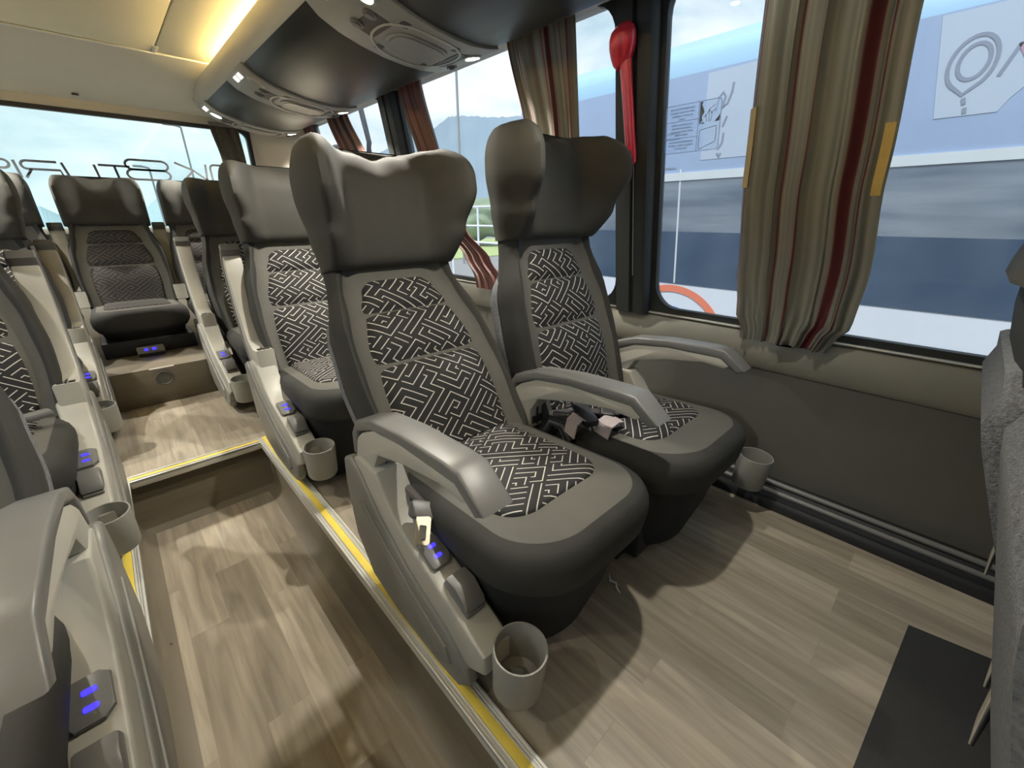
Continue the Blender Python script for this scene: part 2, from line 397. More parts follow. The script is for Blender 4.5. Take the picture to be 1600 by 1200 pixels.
def gasket(outer, inner, to3, d0, d1, name='gasket', parent=None, mat='rubber'):
    mb = MB()
    rings = [[to3(p, d0) for p in outer], [to3(p, d1) for p in outer], [to3(p, d1) for p in inner], [to3(p, d0) for p in inner], [to3(p, d0) for p in outer]]
    return mb.loft(rings).build(name, mat, parent)
def window(n, y0, y1, z0, z1, side=1, mat='glass_side'):
    cy, cz = (y0 + y1) / 2, (z0 + z1) / 2
    def to3(p, d):
        x = wallx(p[1]) + d
        return (x if side > 0 else 2 * CX - x, p[0], p[1])
    o = rrect((y1 - y0) / 2 + .01, (z1 - z0) / 2 + .02, .004, 6, cy, cz); i = rrect((y1 - y0) / 2 - .022, (z1 - z0) / 2 - .028, .085, 6, cy, cz)
    w = gasket(o, i, to3, .012, .04, 'window_%d' % n); struct(w)
    g = rrect((y1 - y0) / 2 - .01, (z1 - z0) / 2 - .015, .07, 6, cy, cz)
    MB().add([to3(p, .03) for p in g], [list(range(len(g)))]).build('window_pane', mat, w)
    return w
window(1, -.62, .812, .555, 1.56); window(2, .945, 2.345, .555, 1.56); window(3, 2.482, 3.60, .555, 1.56)
window(4, -2.2, -.75, .555, 1.56)
for n, (y0, y1) in enumerate(((-2.2, -.75), (-.62, .812), (.945, 2.345), (2.482, 3.60))): window(5 + n, y0, y1, .555, 1.56, -1)
# rear window, spanning the whole back
o = rrect(.90, .36, .004, 6, .10, 1.175); i = rrect(.875, .322, .05, 6, .10, 1.155)
rwn = gasket(o, i, XZ, YB + .01, YB + .045, 'window_9'); struct(rwn)
MB().add([XZ(p, YB + .03) for p in i], [list(range(len(i)))]).build('window_pane', 'glass_rear', rwn)

# pillars between the side windows
def pillar(n, y0, y1, side=1):
    mb = MB()
    def to(y, z, off): x = wallx(z) - off; return (x if side > 0 else 2 * CX - x, y, z)
    w = y1 - y0
    prof = [(y0, -.06), (y0, .012), (y0 + w * .08, .03), (y0 + w * .36, .034), (y0 + w * .40, .022), (y0 + w * .46, .022), (y0 + w * .50, .034), (y0 + w * .92, .03), (y1, .012), (y1, -.06)]
    rings = [[to(y, z, o) for y, o in prof] for z in (.553, .8, 1.1, 1.4, 1.6)]
    mb.loft(rings, 0, True, True, True)
    struct(mb.build('trim_%d' % n, 'rubber'))
pillar(9, .808, .948); pillar(10, 2.34, 2.487); pillar(11, -.755, -.615)
for k, (a, b_) in enumerate(((.808, .948), (2.34, 2.487), (-.755, -.615))): pillar(12 + k, a, b_, -1)
# cream corner pillars at the back
for n, (a, b_, sd) in enumerate(((3.62, 3.9, 1), (3.62, 3.9, -1))):
    pts = [(a, -.08), (a, .0), (a + .04, .03), (a + .10, .16), (YB, .34), (YB, -.08)]
    rings = []
    for z in (.55, .9, 1.25, 1.56):
        rings.append([((wallx(z) - o) if sd > 0 else 2 * CX - (wallx(z) - o), y, z) for y, o in pts])
    struct(MB().loft(rings, 0, True, True, True).build('wall_corner_right' if sd > 0 else 'wall_corner_left', 'liner'))

# heater duct along the right wall
hd = empty('heater_duct', (1.44, .6, 0)); tag(hd, 'black ribbed heater duct on the floor along the right wall', 'heater duct')
d = MB(); pr = [(-.045, 0), (-.045, .022), (-.036, .034), (-.022, .034), (-.018, .046), (.002, .048), (.008, .058), (.03, .062), (.058, .062), (.058, 0)]
d.prism(pr, XZ, YF - .6 + .02, 3.2 - .6 - .52).build('duct_cover', 'plastic_black', hd)
MB().tube([(-.012, YF - .58, .05), (-.012, 2.0, .05)], .0085, 10).build('pipe', 'plastic_dark', hd)
MB().tube([(.018, YF - .58, .066), (.018, 2.0, .066)], .009, 10).build('pipe', 'plastic_dark', hd)

# rubber mat
fm = tag(MB().prism([(1.165, -.135), (.72, -.100), (.42, -.075), (.42, -.9), (1.30, -.9)], XY, .0, .006, .002).build('floor_mat', 'mat_rubber'), 'black rubber floor mat on the wood floor in the lower right corner', 'mat')
# bits on the floor
tag(MB().tube([(.745, .385, .004), (.752, .40, .006), (.765, .41, .004), (.76, .425, .005), (.778, .44, .004)], [.0015, .003, .0025, .003, .001], 6).build('lint_thread', 'lint_white'), 'scrap of white lint on the floor beside the near aisle seat', 'lint')
tag(MB().tube([(-.152, 1.243, AZ + .003), (-.142, 1.249, AZ + .004), (-.135, 1.252, AZ + .003)], [.001, .005, .001], 6).build('floor_debris', 'plastic_black'), 'tiny dark scrap lying on the sunken aisle floor', 'scrap')

# step lamp on the riser in front of the rear bench
sl = empty('step_lamp', (.068, LAND - .001, .135)); tag(sl, 'round dark step lamp on the riser below the rear centre seat', 'step lamp')
rx = Matrix.Rotation(R(90), 4, 'X')
MB().lathe([(.0, .0), (.036, .0), (.040, .004), (.040, .010), (.034, .013), (.030, .010), (.0, .012)], (0, 0, 0), 28, 0, rx).build('housing', 'plastic_dark', sl)
MB().box(-.05, .05, -.012, .0, .050, .056, .002).build('bracket', 'alu', sl)

# ------------------------------------------------------------------ seats
def spine(a0, bend, Lh, s0=-.08, ds=.005):
    """sampled reference line of the backrest: {s: (y, z, a)}"""
    out = []
    def ang(s): return R(a0) - R(bend) * sstep(.40, .54, s)
    y = z = 0.; s = 0.
    fw = [(0., 0., 0., ang(0))]
    while s < Lh + .01:
        a = ang(s); y += math.sin(a) * ds; z += math.cos(a) * ds; s += ds; fw.append((s, y, z, ang(s)))
    a = ang(0); out = [(k * ds, math.sin(a) * k * ds, math.cos(a) * k * ds, a) for k in range(int(s0 / ds), 0)]
    return out + fw
def sp_at(sp, s):
    f_ = max(0, min(len(sp) - 1.001, (s - sp[0][0]) / .005)); i = int(f_); f_ -= i
    return [lerp(p, q, f_) for p, q in zip(sp[i], sp[i + 1])]
W_TAB = [(-.08, .195), (.05, .217), (.20, .222), (.32, .212), (.46, .180), (.52, .176)]
UP_TAB = [(.0, .160), (.12, .166), (.25, .160), (.37, .134), (.425, .112), (.452, .088)]
UG_TAB = [(.0, .187), (.15, .195), (.27, .188), (.40, .164), (.50, .140)]
CACHE = {}
def front(u, s):                # forward offset of the backrest face
    W = interp(W_TAB, s); ug = interp(UG_TAB, s)
    bol = .030 * sstep(ug - .02, ug + (W - ug) * .55, abs(u))
    lum = .018 * math.exp(-((s - .16) / .13) ** 2) * (1 - (u / W) ** 2)
    return bol + lum - .014 * sstep(.33, .48, s)
def backrest_meshes(a0, bend, Lh, wk=1.):
    key = ('b', a0, bend, Lh, wk)
    if key in CACHE: return CACHE[key]
    sp = spine(a0, bend, Lh); k = Lh / .74
    def P(u, w, s):
        _, y, z, a = sp_at(sp, s); return (u, y - math.cos(a) * w, z + math.sin(a) * w)
    tb = .085
    # shell: front face columns, side arcs, back
    rings = []; mats_rows = []
    S_ = [(-.07 + i * .0287) * k for i in range(21)]
    ncol = None
    for s in S_:
        q = s / k
        W = interp(W_TAB, q); ug = interp(UG_TAB, q)
        th = tb * (1 - .25 * sstep(.3, .46, q))
        us = [-W * .96] + [-lerp(W * .96, ug, j / 6) for j in range(1, 6)] + [-ug] + [lerp(-ug, ug, j / 16) for j in range(1, 16)] + [ug] + [lerp(ug, W * .96, j / 6) for j in range(1, 6)] + [W * .96]
        ring = [P(u, front(u, q) - (.012 if abs(u) > W * .955 else 0), s) for u in us]
        f1 = front(W, q)
        side = [(W * .99, f1 - .022), (W, f1 - .05), (W * .985, -th + .02), (W * .94, -th)]
        ring += [P(u, w, s) for u, w in side] + [P(W * .5, -th - .006, s), P(-W * .5, -th - .006, s)] + [P(-u, w, s) for u, w in side[::-1]]
        rings.append(ring); ncol = len(us)
    mb = MB(); mb.loft(rings, 0, True, True, True, mats=lambda i, j: 1 if 6 <= j < 22 else 0)
    shell = mb.mesh('backrest', ['fabric_dark', 'fabric_grey'], ang=60)
    # patterned panel, three puffed sections
    mb = MB(); rows = []; uvs = []
    bounds = [(.0, .228), (.228, .362), (.362, .452)]
    s_list = [i * .452 / 72 for i in range(73)]
    for q in s_list:
        up = interp(UP_TAB, q); row = []
        b0, b1 = next((b for b in bounds if b[0] <= q <= b[1] + 1e-6))
        tt = (q - b0) / (b1 - b0); puff = .019 * (1 - abs(2 * tt - 1) ** 2.6) - .003 if b0 > 0 else .019 * (1 - max(0, 2 * tt - 1) ** 2.6) - .003
        for j in range(25):
            x = -1 + 2 * j / 24; u = up * x
            edge = 1 - abs(x) ** 8
            row.append((P(u, front(u, q) + .0005 + puff * edge - .004 * (1 - edge) - (.006 if j in (0, 24) else 0), q * k), (u, q)))
        rows.append(row)
    mb.loft([[p for p, _ in r_] for r_ in rows], 0, False, uvf=lambda i, j: rows[i][j][1])
    panel = mb.mesh('patterned_panel', ['fabric_pattern'], ang=75)
    # headrest with wings
    mb = MB(); rings = []
    s0, s1 = .478, .745
    n = 30
    for i in range(n + 1):
        tt = i / n; q = lerp(s0, s1, tt)
        rt = max(0, (q - (s1 - .085)) / .085); kk = math.sqrt(max(.0004, 1 - rt * rt))
        rb = max(0, ((s0 + .03) - q) / .03); kb = math.sqrt(max(.02, 1 - rb * rb))
        W = interp([(0, .178), (.3, .192), (.62, .208), (.85, .208), (1, .202)], tt); W = lerp(.188, W, sstep(.45, 1, wk)) - .06 * (1 - kk)
        wing = interp([(0, .026), (.30, .070), (.62, .116), (.85, .120), (1, .105)], tt) * kk * wk
        mid = -.035; back = mid - .045 * kk
        pil0 = .010 + .018 * math.sin(PI * min(1, tt * .8 + .1)) * kb - .014 * (1 - kb)
        ring = []
        NF = 36
        for j in range(NF + 1):
            x = -1 + 2 * j / NF; u = W * .975 * x
            ax = abs(x)
            dip = .010 * math.exp(-(x / .18) ** 2) * sstep(.7, 1, tt)
            w = mid + (pil0 - dip - mid) * kk + wing * sstep(.48, .95, ax)
            ring.append(P(u, w, (q + .022 * sstep(.45, .9, ax) * sstep(.45, 1, tt) - .012 * math.exp(-(x / .22) ** 2) * sstep(.7, 1, tt)) * k))
        pil = mid + (pil0 - mid) * kk
        wt = pil + wing
        side = [(W * .998, wt - .016), (W * 1.025, lerp(wt, back, .3)), (W * 1.015, lerp(wt, back, .65)), (W * .94, back + .004)]
        qq = q + .022 * sstep(.45, 1, tt)
        ring += [P(u, w, qq * k) for u, w in side] + [P(W * .6, back - .012 * kk, q * k), P(-W * .6, back - .012 * kk, q * k)] + [P(-u, w, qq * k) for u, w in side[::-1]]
        rings.append(ring)
    mb.loft(rings, 0, True, True, True)
    head = mb.mesh('headrest', ['fabric_head'], ang=70)
    # felt board behind
    mb = MB(); rings = []
    for i in range(16):
        s = -.09 + i * .49 * k / 15; q = s / k
        W = interp(W_TAB, q) * (1.0 if i < 15 else .9) - .004; th = tb * (1 - .25 * sstep(.3, .46, q)); g = .032 * (1 if i < 14 else .5)
        pr = [(-W, -th + .012), (W, -th + .012), (W + .002, -th - .008), (W * .96, -th - g), (-W * .96, -th - g), (-W - .002, -th - .008)]
        rings.append([P(u, w, s) for u, w in pr])
    mb.loft(rings, 0, True, True, True)
    felt = mb.mesh('back_board', ['felt'], ang=40)
    CACHE[key] = (shell, panel, head, felt); return CACHE[key]
def outline(hw, yb, yf, rf, rb, n=10):
    """plan outline of a seat cushion, rounded at the front (yf) more than at the back"""
    pts = []
    for cxs, cy, r, a in ((hw - rb, yb - rb, rb, 0), (-(hw - rb), yb - rb, rb, 90), (-(hw - rf), yf + rf, rf, 180), (hw - rf, yf + rf, rf, 270)):
        for k in range(n + 1):
            t_ = R(a + 90 * k / n); pts.append((cxs + r * math.cos(t_), cy + r * math.sin(t_)))
    # extra points on the long sides
    return pts
def ctop(u, y, H): return H + .012 * math.cos(u / .22 * 1.2) + .012 * sstep(-.25, -.46, y) - .016 * sstep(-.12, .05, y)
def cushion_meshes(H, drop):
    key = ('c', H, drop)
    if key in CACHE: return CACHE[key]
    hw, yb, yf = .214, .045, -.475
    levels = [(.16, None, 0), (.10, None, 0), (.036, None, 0), (.034, -.001, 0), (.020, -.006, 0), (.009, -.016, 0), (.002, -.032, 0), (.0, -.05, 0), (.002, -.070, .004), (.008, -.088, .012), (.013, -.098, .017), (.016, -.106, .021), (.022, -.20 * drop / .3, .038), (.032, -drop, .06)]
    rings = []
    for ins, dz, fs in levels:
        rf = max(.03, .135 - ins * .55) + fs * 1.1; rb = max(.012, .04 - ins * .2)
        pts = outline(hw - ins, yb - ins * .25, yf + ins + fs, rf, rb)
        rings.append([(u, y, (ctop(u, y, H) + (dz or 0)) if dz is None or dz > -.06 else H + dz) for u, y in pts])
    mb = MB()
    mb.loft(rings, 0, True, True, True, mats=lambda i, j: 1 if i < 3 else (0 if i < 9 else 2))
    cush = mb.mesh('seat_cushion', ['fabric_dark', 'fabric_grey', 'fabric_skirt'], ang=50)
    mb = MB(); rr = []
    base = outline(.148, .02, -.345, .07, .02)
    cxp, cyp = 0, -.16
    for k_ in (1.0, .985, .95, .88, .75, .55, .3, .05):
        rr.append([(cxp + (u - cxp) * k_, cyp + (y - cyp) * k_) for u, y in base])
    off = [-.004, .003, .007, .009, .010, .010, .010, .010]
    mb.loft([[(u, y, ctop(u, y, H) + off[i]) for u, y in r_] for i, r_ in enumerate(rr)], 0, True, False, True, uvf=lambda i, j: (rr[i][j][0] + .31, rr[i][j][1] + .17))
    pan = mb.mesh('patterned_panel', ['fabric_pattern'], ang=75)
    CACHE[key] = (cush, pan); return CACHE[key]
# armrest, its pivot at the local origin, pointing to -y
ARM_TOP = [(.055, -.01), (.050, .045), (.02, .085), (-.06, .115), (-.18, .13), (-.32, .136), (-.362, .134), (-.424, .084)]
ARM_MID = [(-.402, .072), (-.352, .108), (-.18, .105), (-.06, .090), (.018, .058), (.040, -.01)]
ARM_BOT = [(-.365, .078), (-.30, .082), (-.18, .062), (-.07, .033), (-.04, -.01), (-.04, -.068), (.05, -.068)]
def arm_meshes():
    if 'arm' in CACHE: return CACHE['arm']
    body = MB().prism(ARM_MID + [(.052, -.02)] + ARM_BOT[::-1][0:] if False else [(.052, -.02), (.04, .03), (.0, .062), (-.06, .09), (-.18, .11), (-.345, .113), (-.384, .090)] + ARM_BOT, YZ, -.030, .030, .006).mesh('body', ['plastic_light'])
    cap_ = MB().prism(ARM_TOP + ARM_MID, YZ, -.0325, .0325, .006, seg=3).mesh('top_cap', ['plastic_dark'])
    sl_ = MB()
    for x0, x1, y0 in ((-.020, -.006, -.055), (.006, .020, -.055)): sl_.box(x0, x1, -.0435, -.038, y0, y0 + .022, .001)
    sl_.box(-.0025, .0025, -.044, -.038, -.06, .0, .0005)
    CACHE['arm'] = (body, cap_, sl_.mesh('hinge_slot', ['plastic_black'])); return CACHE['arm']
def console_meshes(low):
    key = ('k', low)
    if key in CACHE: return CACHE[key]
    if not low: top = [(.10, .345), (.09, .378), (.055, .392), (-.035, .392), (-.055, .36), (-.085, .318), (-.13, .287), (-.30, .222), (-.36, .196), (-.39, .18)]
    else: top = [(.10, .345), (.09, .378), (.055, .392), (-.035, .392), (-.055, .36), (-.085, .318), (-.13, .287), (-.30, .222), (-.36, .198)]
    bot = [(-.39, .135), (-.35, .11), (-.20, .09), (-.05, .11), (.06, .15), (.105, .24)]
    beam = MB().prism(top + bot, YZ, -.034, .034, .008, seg=3).mesh('beam', ['plastic_light'])
    ov = [(.125, .30), (.115, .37), (.08, .385), (.04, .36), (-.03, .285), (-.15, .205), (-.28, .155), (-.345, .11), (-.35, .07), (-.32, .038), (-.24, .028), (-.08, .030), (.04, .06), (.11, .15)]
    cov = MB().prism(ov, YZ, -.044, -.012, .010, seg=3)
    ov2 = [(.06, .27), (.03, .29), (-.05, .235), (-.18, .165), (-.285, .12), (-.30, .085), (-.26, .062), (-.10, .07), (.02, .115)]
    cov.prism(ov2, YZ, -.049, -.040, .005)
    cov = cov.mesh('side_cover', ['cover_grey'])
    # cup holder, tipped slightly forward
    tilt = Matrix.Rotation(R(4), 4, 'X')
    cup = MB().lathe([(.0365, -.105), (.043, -.105), (.046, -.098), (.0495, .0), (.0485, .004), (.0455, .004), (.0445, .0), (.041, -.085), (.028, -.092), (.026, -.098), (.0365, -.105)], (0, 0, 0), 36, 0, tilt)
    cup.box(-.03, .03, -.004, .004, -.098, -.092, 0, 0, tilt).box(-.004, .004, -.03, .03, -.098, -.092, 0, 0, tilt)
    cup.lathe([(.0, -.099), (.012, -.099), (.012, -.091), (.0, -.091)], (0, 0, 0), 16, 0, tilt)
    cup = cup.mesh('cup_holder', ['plastic_mid'])
    sm = Matrix.Translation((0, -.195, .262)) @ Matrix.Rotation(R(20.9), 4, 'X')
    usb = MB().prism([(-.023, .035), (.012, .037), (.024, .028), (.024, -.022), (.012, -.034), (-.020, -.034), (-.024, -.028)], lambda p, d: (p[0], p[1], d), .0, .011, .0025, mat=sm).mesh('usb_port', ['plastic_dark'])
    led = MB()
    for y_ in (.012, -.012):
        led.prism(rrect(.0085, .0042, .003, 3, 0, y_), lambda p, d: (p[0], p[1], d), .010, .0122, 0, mat=sm)
    led = led.mesh('port_light', ['usb_blue'])
    lv = MB().prism([(.035, .005), (.03, .03), (.0, .038), (-.035, .022), (-.042, .012), (-.02, .004)], lambda p, d: (d, p[0], p[1]), -.022, .026, .005, mat=Matrix.Translation((0, -.285, .226)) @ Matrix.Rotation(R(18), 4, 'X'))
    lv.box(-.02, .022, -.03, .03, -.004, .008, .003, 0, Matrix.Translation((0, -.30, .222)) @ Matrix.Rotation(R(20), 4, 'X'))
    lv = lv.mesh('recline_lever', ['plastic_dark'])
    CACHE[key] = (beam, cov, cup, usb, led, lv); return CACHE[key]

def console(parent, x, side, H0=0., cup_dx=0.):
    beam, cov, cup, usb, led, lv = console_meshes(False)
    c = put('side_console', beam, parent, (x, 0, H0))
    sc_ = put('side_cover', cov, c)
    if side > 0: sc_.scale = (-1, 1, 1)
    put('cup_holder', cup, c, (cup_dx, -.43 if cup_dx < .03 else -.46, .20))
    u = put('usb_port', usb, c); put('recline_lever', lv, c)
    l = put('port_light', led, c)
    return c
def armrest(parent, x, up=False, z=0., tilt=0):
    body, cap_, sl_ = arm_meshes()
    a = put('armrest', body, parent, (x, .03, .40 + z), (R(-96) if up else R(tilt), 0, 0))
    put('top_cap', cap_, a); put('hinge_slot', sl_, a)
    return a
def seat(x, h, label, a0=18, bend=18, zp=0., H=.36, Lh=.74, arms=(), consoles=(), drop=.325, wk=1., group='high-backed coach seats with winged headrests'):
    t_ = empty('passenger_chair', (x, h, zp)); tag(t_, label, 'bus seat', group)
    shell, panel, head, felt = backrest_meshes(a0, bend, Lh, wk)
    b = put('backrest', shell, t_, (0, 0, H)); bp1 = put('patterned_panel', panel, b); put('back_board', felt, b)
    put('headrest', head, t_, (0, 0, H))
    cm, pm = cushion_meshes(H, drop)
    c = put('seat_cushion', cm, t_); bp2 = put('patterned_panel', pm, c)
    if 'base' not in CACHE:
        CACHE['base'] = MB().box(-.16, .16, -.34, .0, .008, .16, .01).box(-.19, .19, -.30, -.25, .0, .014, .003).box(-.19, .19, -.06, -.01, .0, .014, .003).mesh('base_frame', ['plastic_black'])
    if 'plinth' not in CACHE: CACHE['plinth'] = MB().box(-.205, .205, -.40, .02, .0, .085, .006).mesh('plinth', ['plastic_black'])
    if H > .3: put('base_frame', CACHE['base'], t_)
    else:
        put('base_frame', CACHE['plinth'], t_)
        for o_, nm in ((bp1, 'fabric_pattern_worn'), (bp2, 'fabric_pattern_worn')):
            o_.material_slots[0].link = 'OBJECT'; o_.material_slots[0].material = M[nm]
    for (ax, up) in arms: armrest(t_, ax - x, up, H - .36)
    for (cx_, sd) in consoles: console(t_, cx_ - x, sd, 0, .05 if cx_ > 1 else .018)
    return t_
RA, LA = .337, -.183           # console lines on both sides of the aisle
A1 = seat(.566, .785, 'near aisle seat, reclined, its lowered grey armrest beside the long yellow strip', 36, 28, Lh=.785, arms=((RA + .005, False),), consoles=((RA, -1),))
B1 = seat(1.028, .755, 'window seat beside the near reclined aisle seat, headrest near the black pillar', 19, 17, Lh=.785, arms=((.802, False), (1.30, False)), consoles=((1.29, 1),))
C1 = seat(.572, 1.735, 'second right-hand aisle seat, behind the near reclined one, armrest folded up', 19, 17, arms=((RA + .008, True),), consoles=((RA, -1),))
C2 = seat(1.032, 1.735, 'second-row window seat, only its headrest top showing behind the near aisle seat', 15, 17, arms=((.802, False),))
D1 = seat(-.40, .88, 'foreground left aisle seat with lowered armrest, cut off by photo corner', 42, 27, arms=((LA + .010, False),), consoles=((LA + .010, 1),))
G1 = seat(-.405, 1.76, 'second seat on the left of the aisle, armrest folded up, beside the step', 17, 17, arms=((LA + .004, True),), consoles=((LA, 1),))
H1 = seat(-.405, 2.66, 'third seat left of the aisle, armrest folded up, nearest the rear bench', 17, 17, arms=((LA + .004, True),), consoles=((LA, 1),))
I1 = seat(.572, 2.62, 'third right-hand aisle seat, last before the rear bench, armrest folded up', 19, 17, arms=((RA - .03, True),), consoles=((RA - .03, -1),))
F1 = seat(.572, -.285, 'seat seen from behind at the right edge, grey felt back above the rubber mat', 15, 17)
E1 = seat(1.032, -.30, 'window seat seen from behind at the right edge, dark headrest against the window', 21, 42)
bench = 'rear bench seats raised on the back platform'
RZC = .20
rc = seat(.07, 3.44, 'middle rear seat facing the end of the aisle, its patterned fabric dusty', 14, 14, RZ, .235, .70, drop=.165, wk=.45, group=bench)
rr_ = seat(.53, 3.44, 'rear seat right of the middle one, mostly hidden by the third right-hand seat', 14, 14, RZ, .235, .70, drop=.165, wk=.45, arms=((.30, True),), group=bench)
rl = seat(-.39, 3.44, 'rear seat left of the middle one, half hidden behind the left-hand seats', 14, 14, RZ, .235, .70, drop=.165, wk=.45, arms=((-.16, True),), group=bench)

# console under the rear centre seat
ub = empty('usb_box', (.057, 2.985, RZ)); tag(ub, 'small grey socket box with blue lights under the middle rear seat', 'socket box')
MB().box(-.06, .06, -.02, .03, .012, .052, .006, 0, Matrix.Rotation(R(-20), 4, 'X')).build('housing', 'plastic_mid', ub)
MB().box(-.028, -.012, -.023, -.018, .026, .040, .002, 0, Matrix.Rotation(R(-20), 4, 'X')).box(.006, .024, -.023, -.018, .026, .040, .002, 0, Matrix.Rotation(R(-20), 4, 'X')).build('port_light', 'usb_blue', ub)
MB().box(-.055, .055, -.018, .03, .0, .016, .002).build('foot', 'plastic_black', ub)

# seat-belt hardware
def belt_a():
    x, h = .572, .78; p = A1
    k = MB().prism(rrect(.035, .019, .012, 4), lambda q, d: (q[0], q[1], d), -.009, .009, .005, mat=Matrix.Translation((-.214, -.150, .335)) @ Matrix.Rotation(R(38), 4, 'X') @ Matrix.Rotation(R(-35), 4, 'Z'))
    b = k.build('belt_tongue_grip', 'plastic_dark', p)
    m_ = Matrix.Translation((-.243, -.183, .322)) @ Matrix.Rotation(R(30), 4, 'X') @ Matrix.Rotation(R(-35), 4, 'Z')
    fr = MB()
    o_, i_ = rrect(.015, .030, .006, 4), rrect(.007, .016, .003, 4, 0, -.006)
    fr.loft([[m_ @ Vector((q[0], q[1], d)) for q in r_] for r_, d in ((o_, -.0015), (o_, .0015), (i_, .0015), (i_, -.0015), (o_, -.0015))])
    fr.build('metal_tongue', 'tongue', b)
    MB().tube([(-.205, -.135, .335), (-.205, -.06, .34), (-.20, .03, .30)], .010, 8).build('belt_webbing', 'webbing', p)
belt_a()
def belt_b():
    p = B1                       # between the two seats: pale and black webbing, two black buckles, ribbed tube
    o = Vector((1.032, .745, 0))
    def loc(x, y, z): return Vector((x, y, z)) - o
    def strap(pts, w, mat, name, side=None):
        mb = MB(); rings = []
        P_ = [Vector(q) for q in pts]
        for i, q in enumerate(P_):
            d = (P_[min(i + 1, len(P_) - 1)] - P_[max(0, i - 1)]).normalized(); a = (Vector(side).normalized() if side else d.cross(Vector((0, .25, 1))).normalized()) * w / 2; n_ = a.cross(d).normalized() * .0018
            rings.append([q - a - n_, q + a - n_, q + a + n_, q - a + n_])
        mb.loft(rings, 0, True, True, True).build(name, mat, p)
    strap([loc(.84, .70, .375), loc(.885, .63, .392), loc(.94, .56, .392), loc(.99, .53, .392), loc(1.05, .52, .391)], .042, 'webbing', 'belt_webbing')
    strap([loc(.790, .60, .36), loc(.800, .60, .395), loc(.816, .595, .408), loc(.832, .59, .40), loc(.842, .585, .372)], .05, 'webbing_pale', 'belt_webbing', (.35, .9, 0))
    strap([loc(.842, .535, .365), loc(.855, .535, .392), loc(.880, .53, .402), loc(.905, .53, .396)], .055, 'webbing_pale', 'belt_webbing', (.25, .95, 0))
    for (x, y, z, rz, ln) in ((.852, .60, .405, -25, .05), (.925, .575, .408, -55, .045)):
        MB().box(-.02, .02, -ln, ln, -.011, .011, .006, 0, Matrix.Translation(loc(x, y, z)) @ Matrix.Rotation(R(rz), 4, 'Z') @ Matrix.Rotation(R(14), 4, 'X')).build('belt_buckle', 'plastic_black', p)
    MB().tube([loc(.79, .69, .33), loc(.80, .67, .37), loc(.812, .64, .365), loc(.81, .61, .33)], .016, 10).build('belt_stalk', 'plastic_black', p)
belt_b()
def belt_g():
    MB().box(-.035, .035, -.018, .018, -.010, .010, .007, 0, Matrix.Translation((.155, -.13, .40)) @ Matrix.Rotation(R(20), 4, 'Z')).build('belt_buckle', 'plastic_dark', G1)
    MB().box(-.035, .035, -.014, .014, -.003, .003, .002, 0, Matrix.Translation((.09, -.14, .39)) @ Matrix.Rotation(R(12), 4, 'Z')).build('metal_tongue', 'chrome', G1)
belt_g()
# brackets on the felt backs at the right edge
for st, xs in ((F1, (-.14, .185)), (E1, (-.14, .205))):
    for xx in xs:
        MB().tube([(xx, .088, .17), (xx, .092, .23), (xx, .096, .285)], [.003, .006, .005], 10).build('foot_bracket', 'chrome', st)

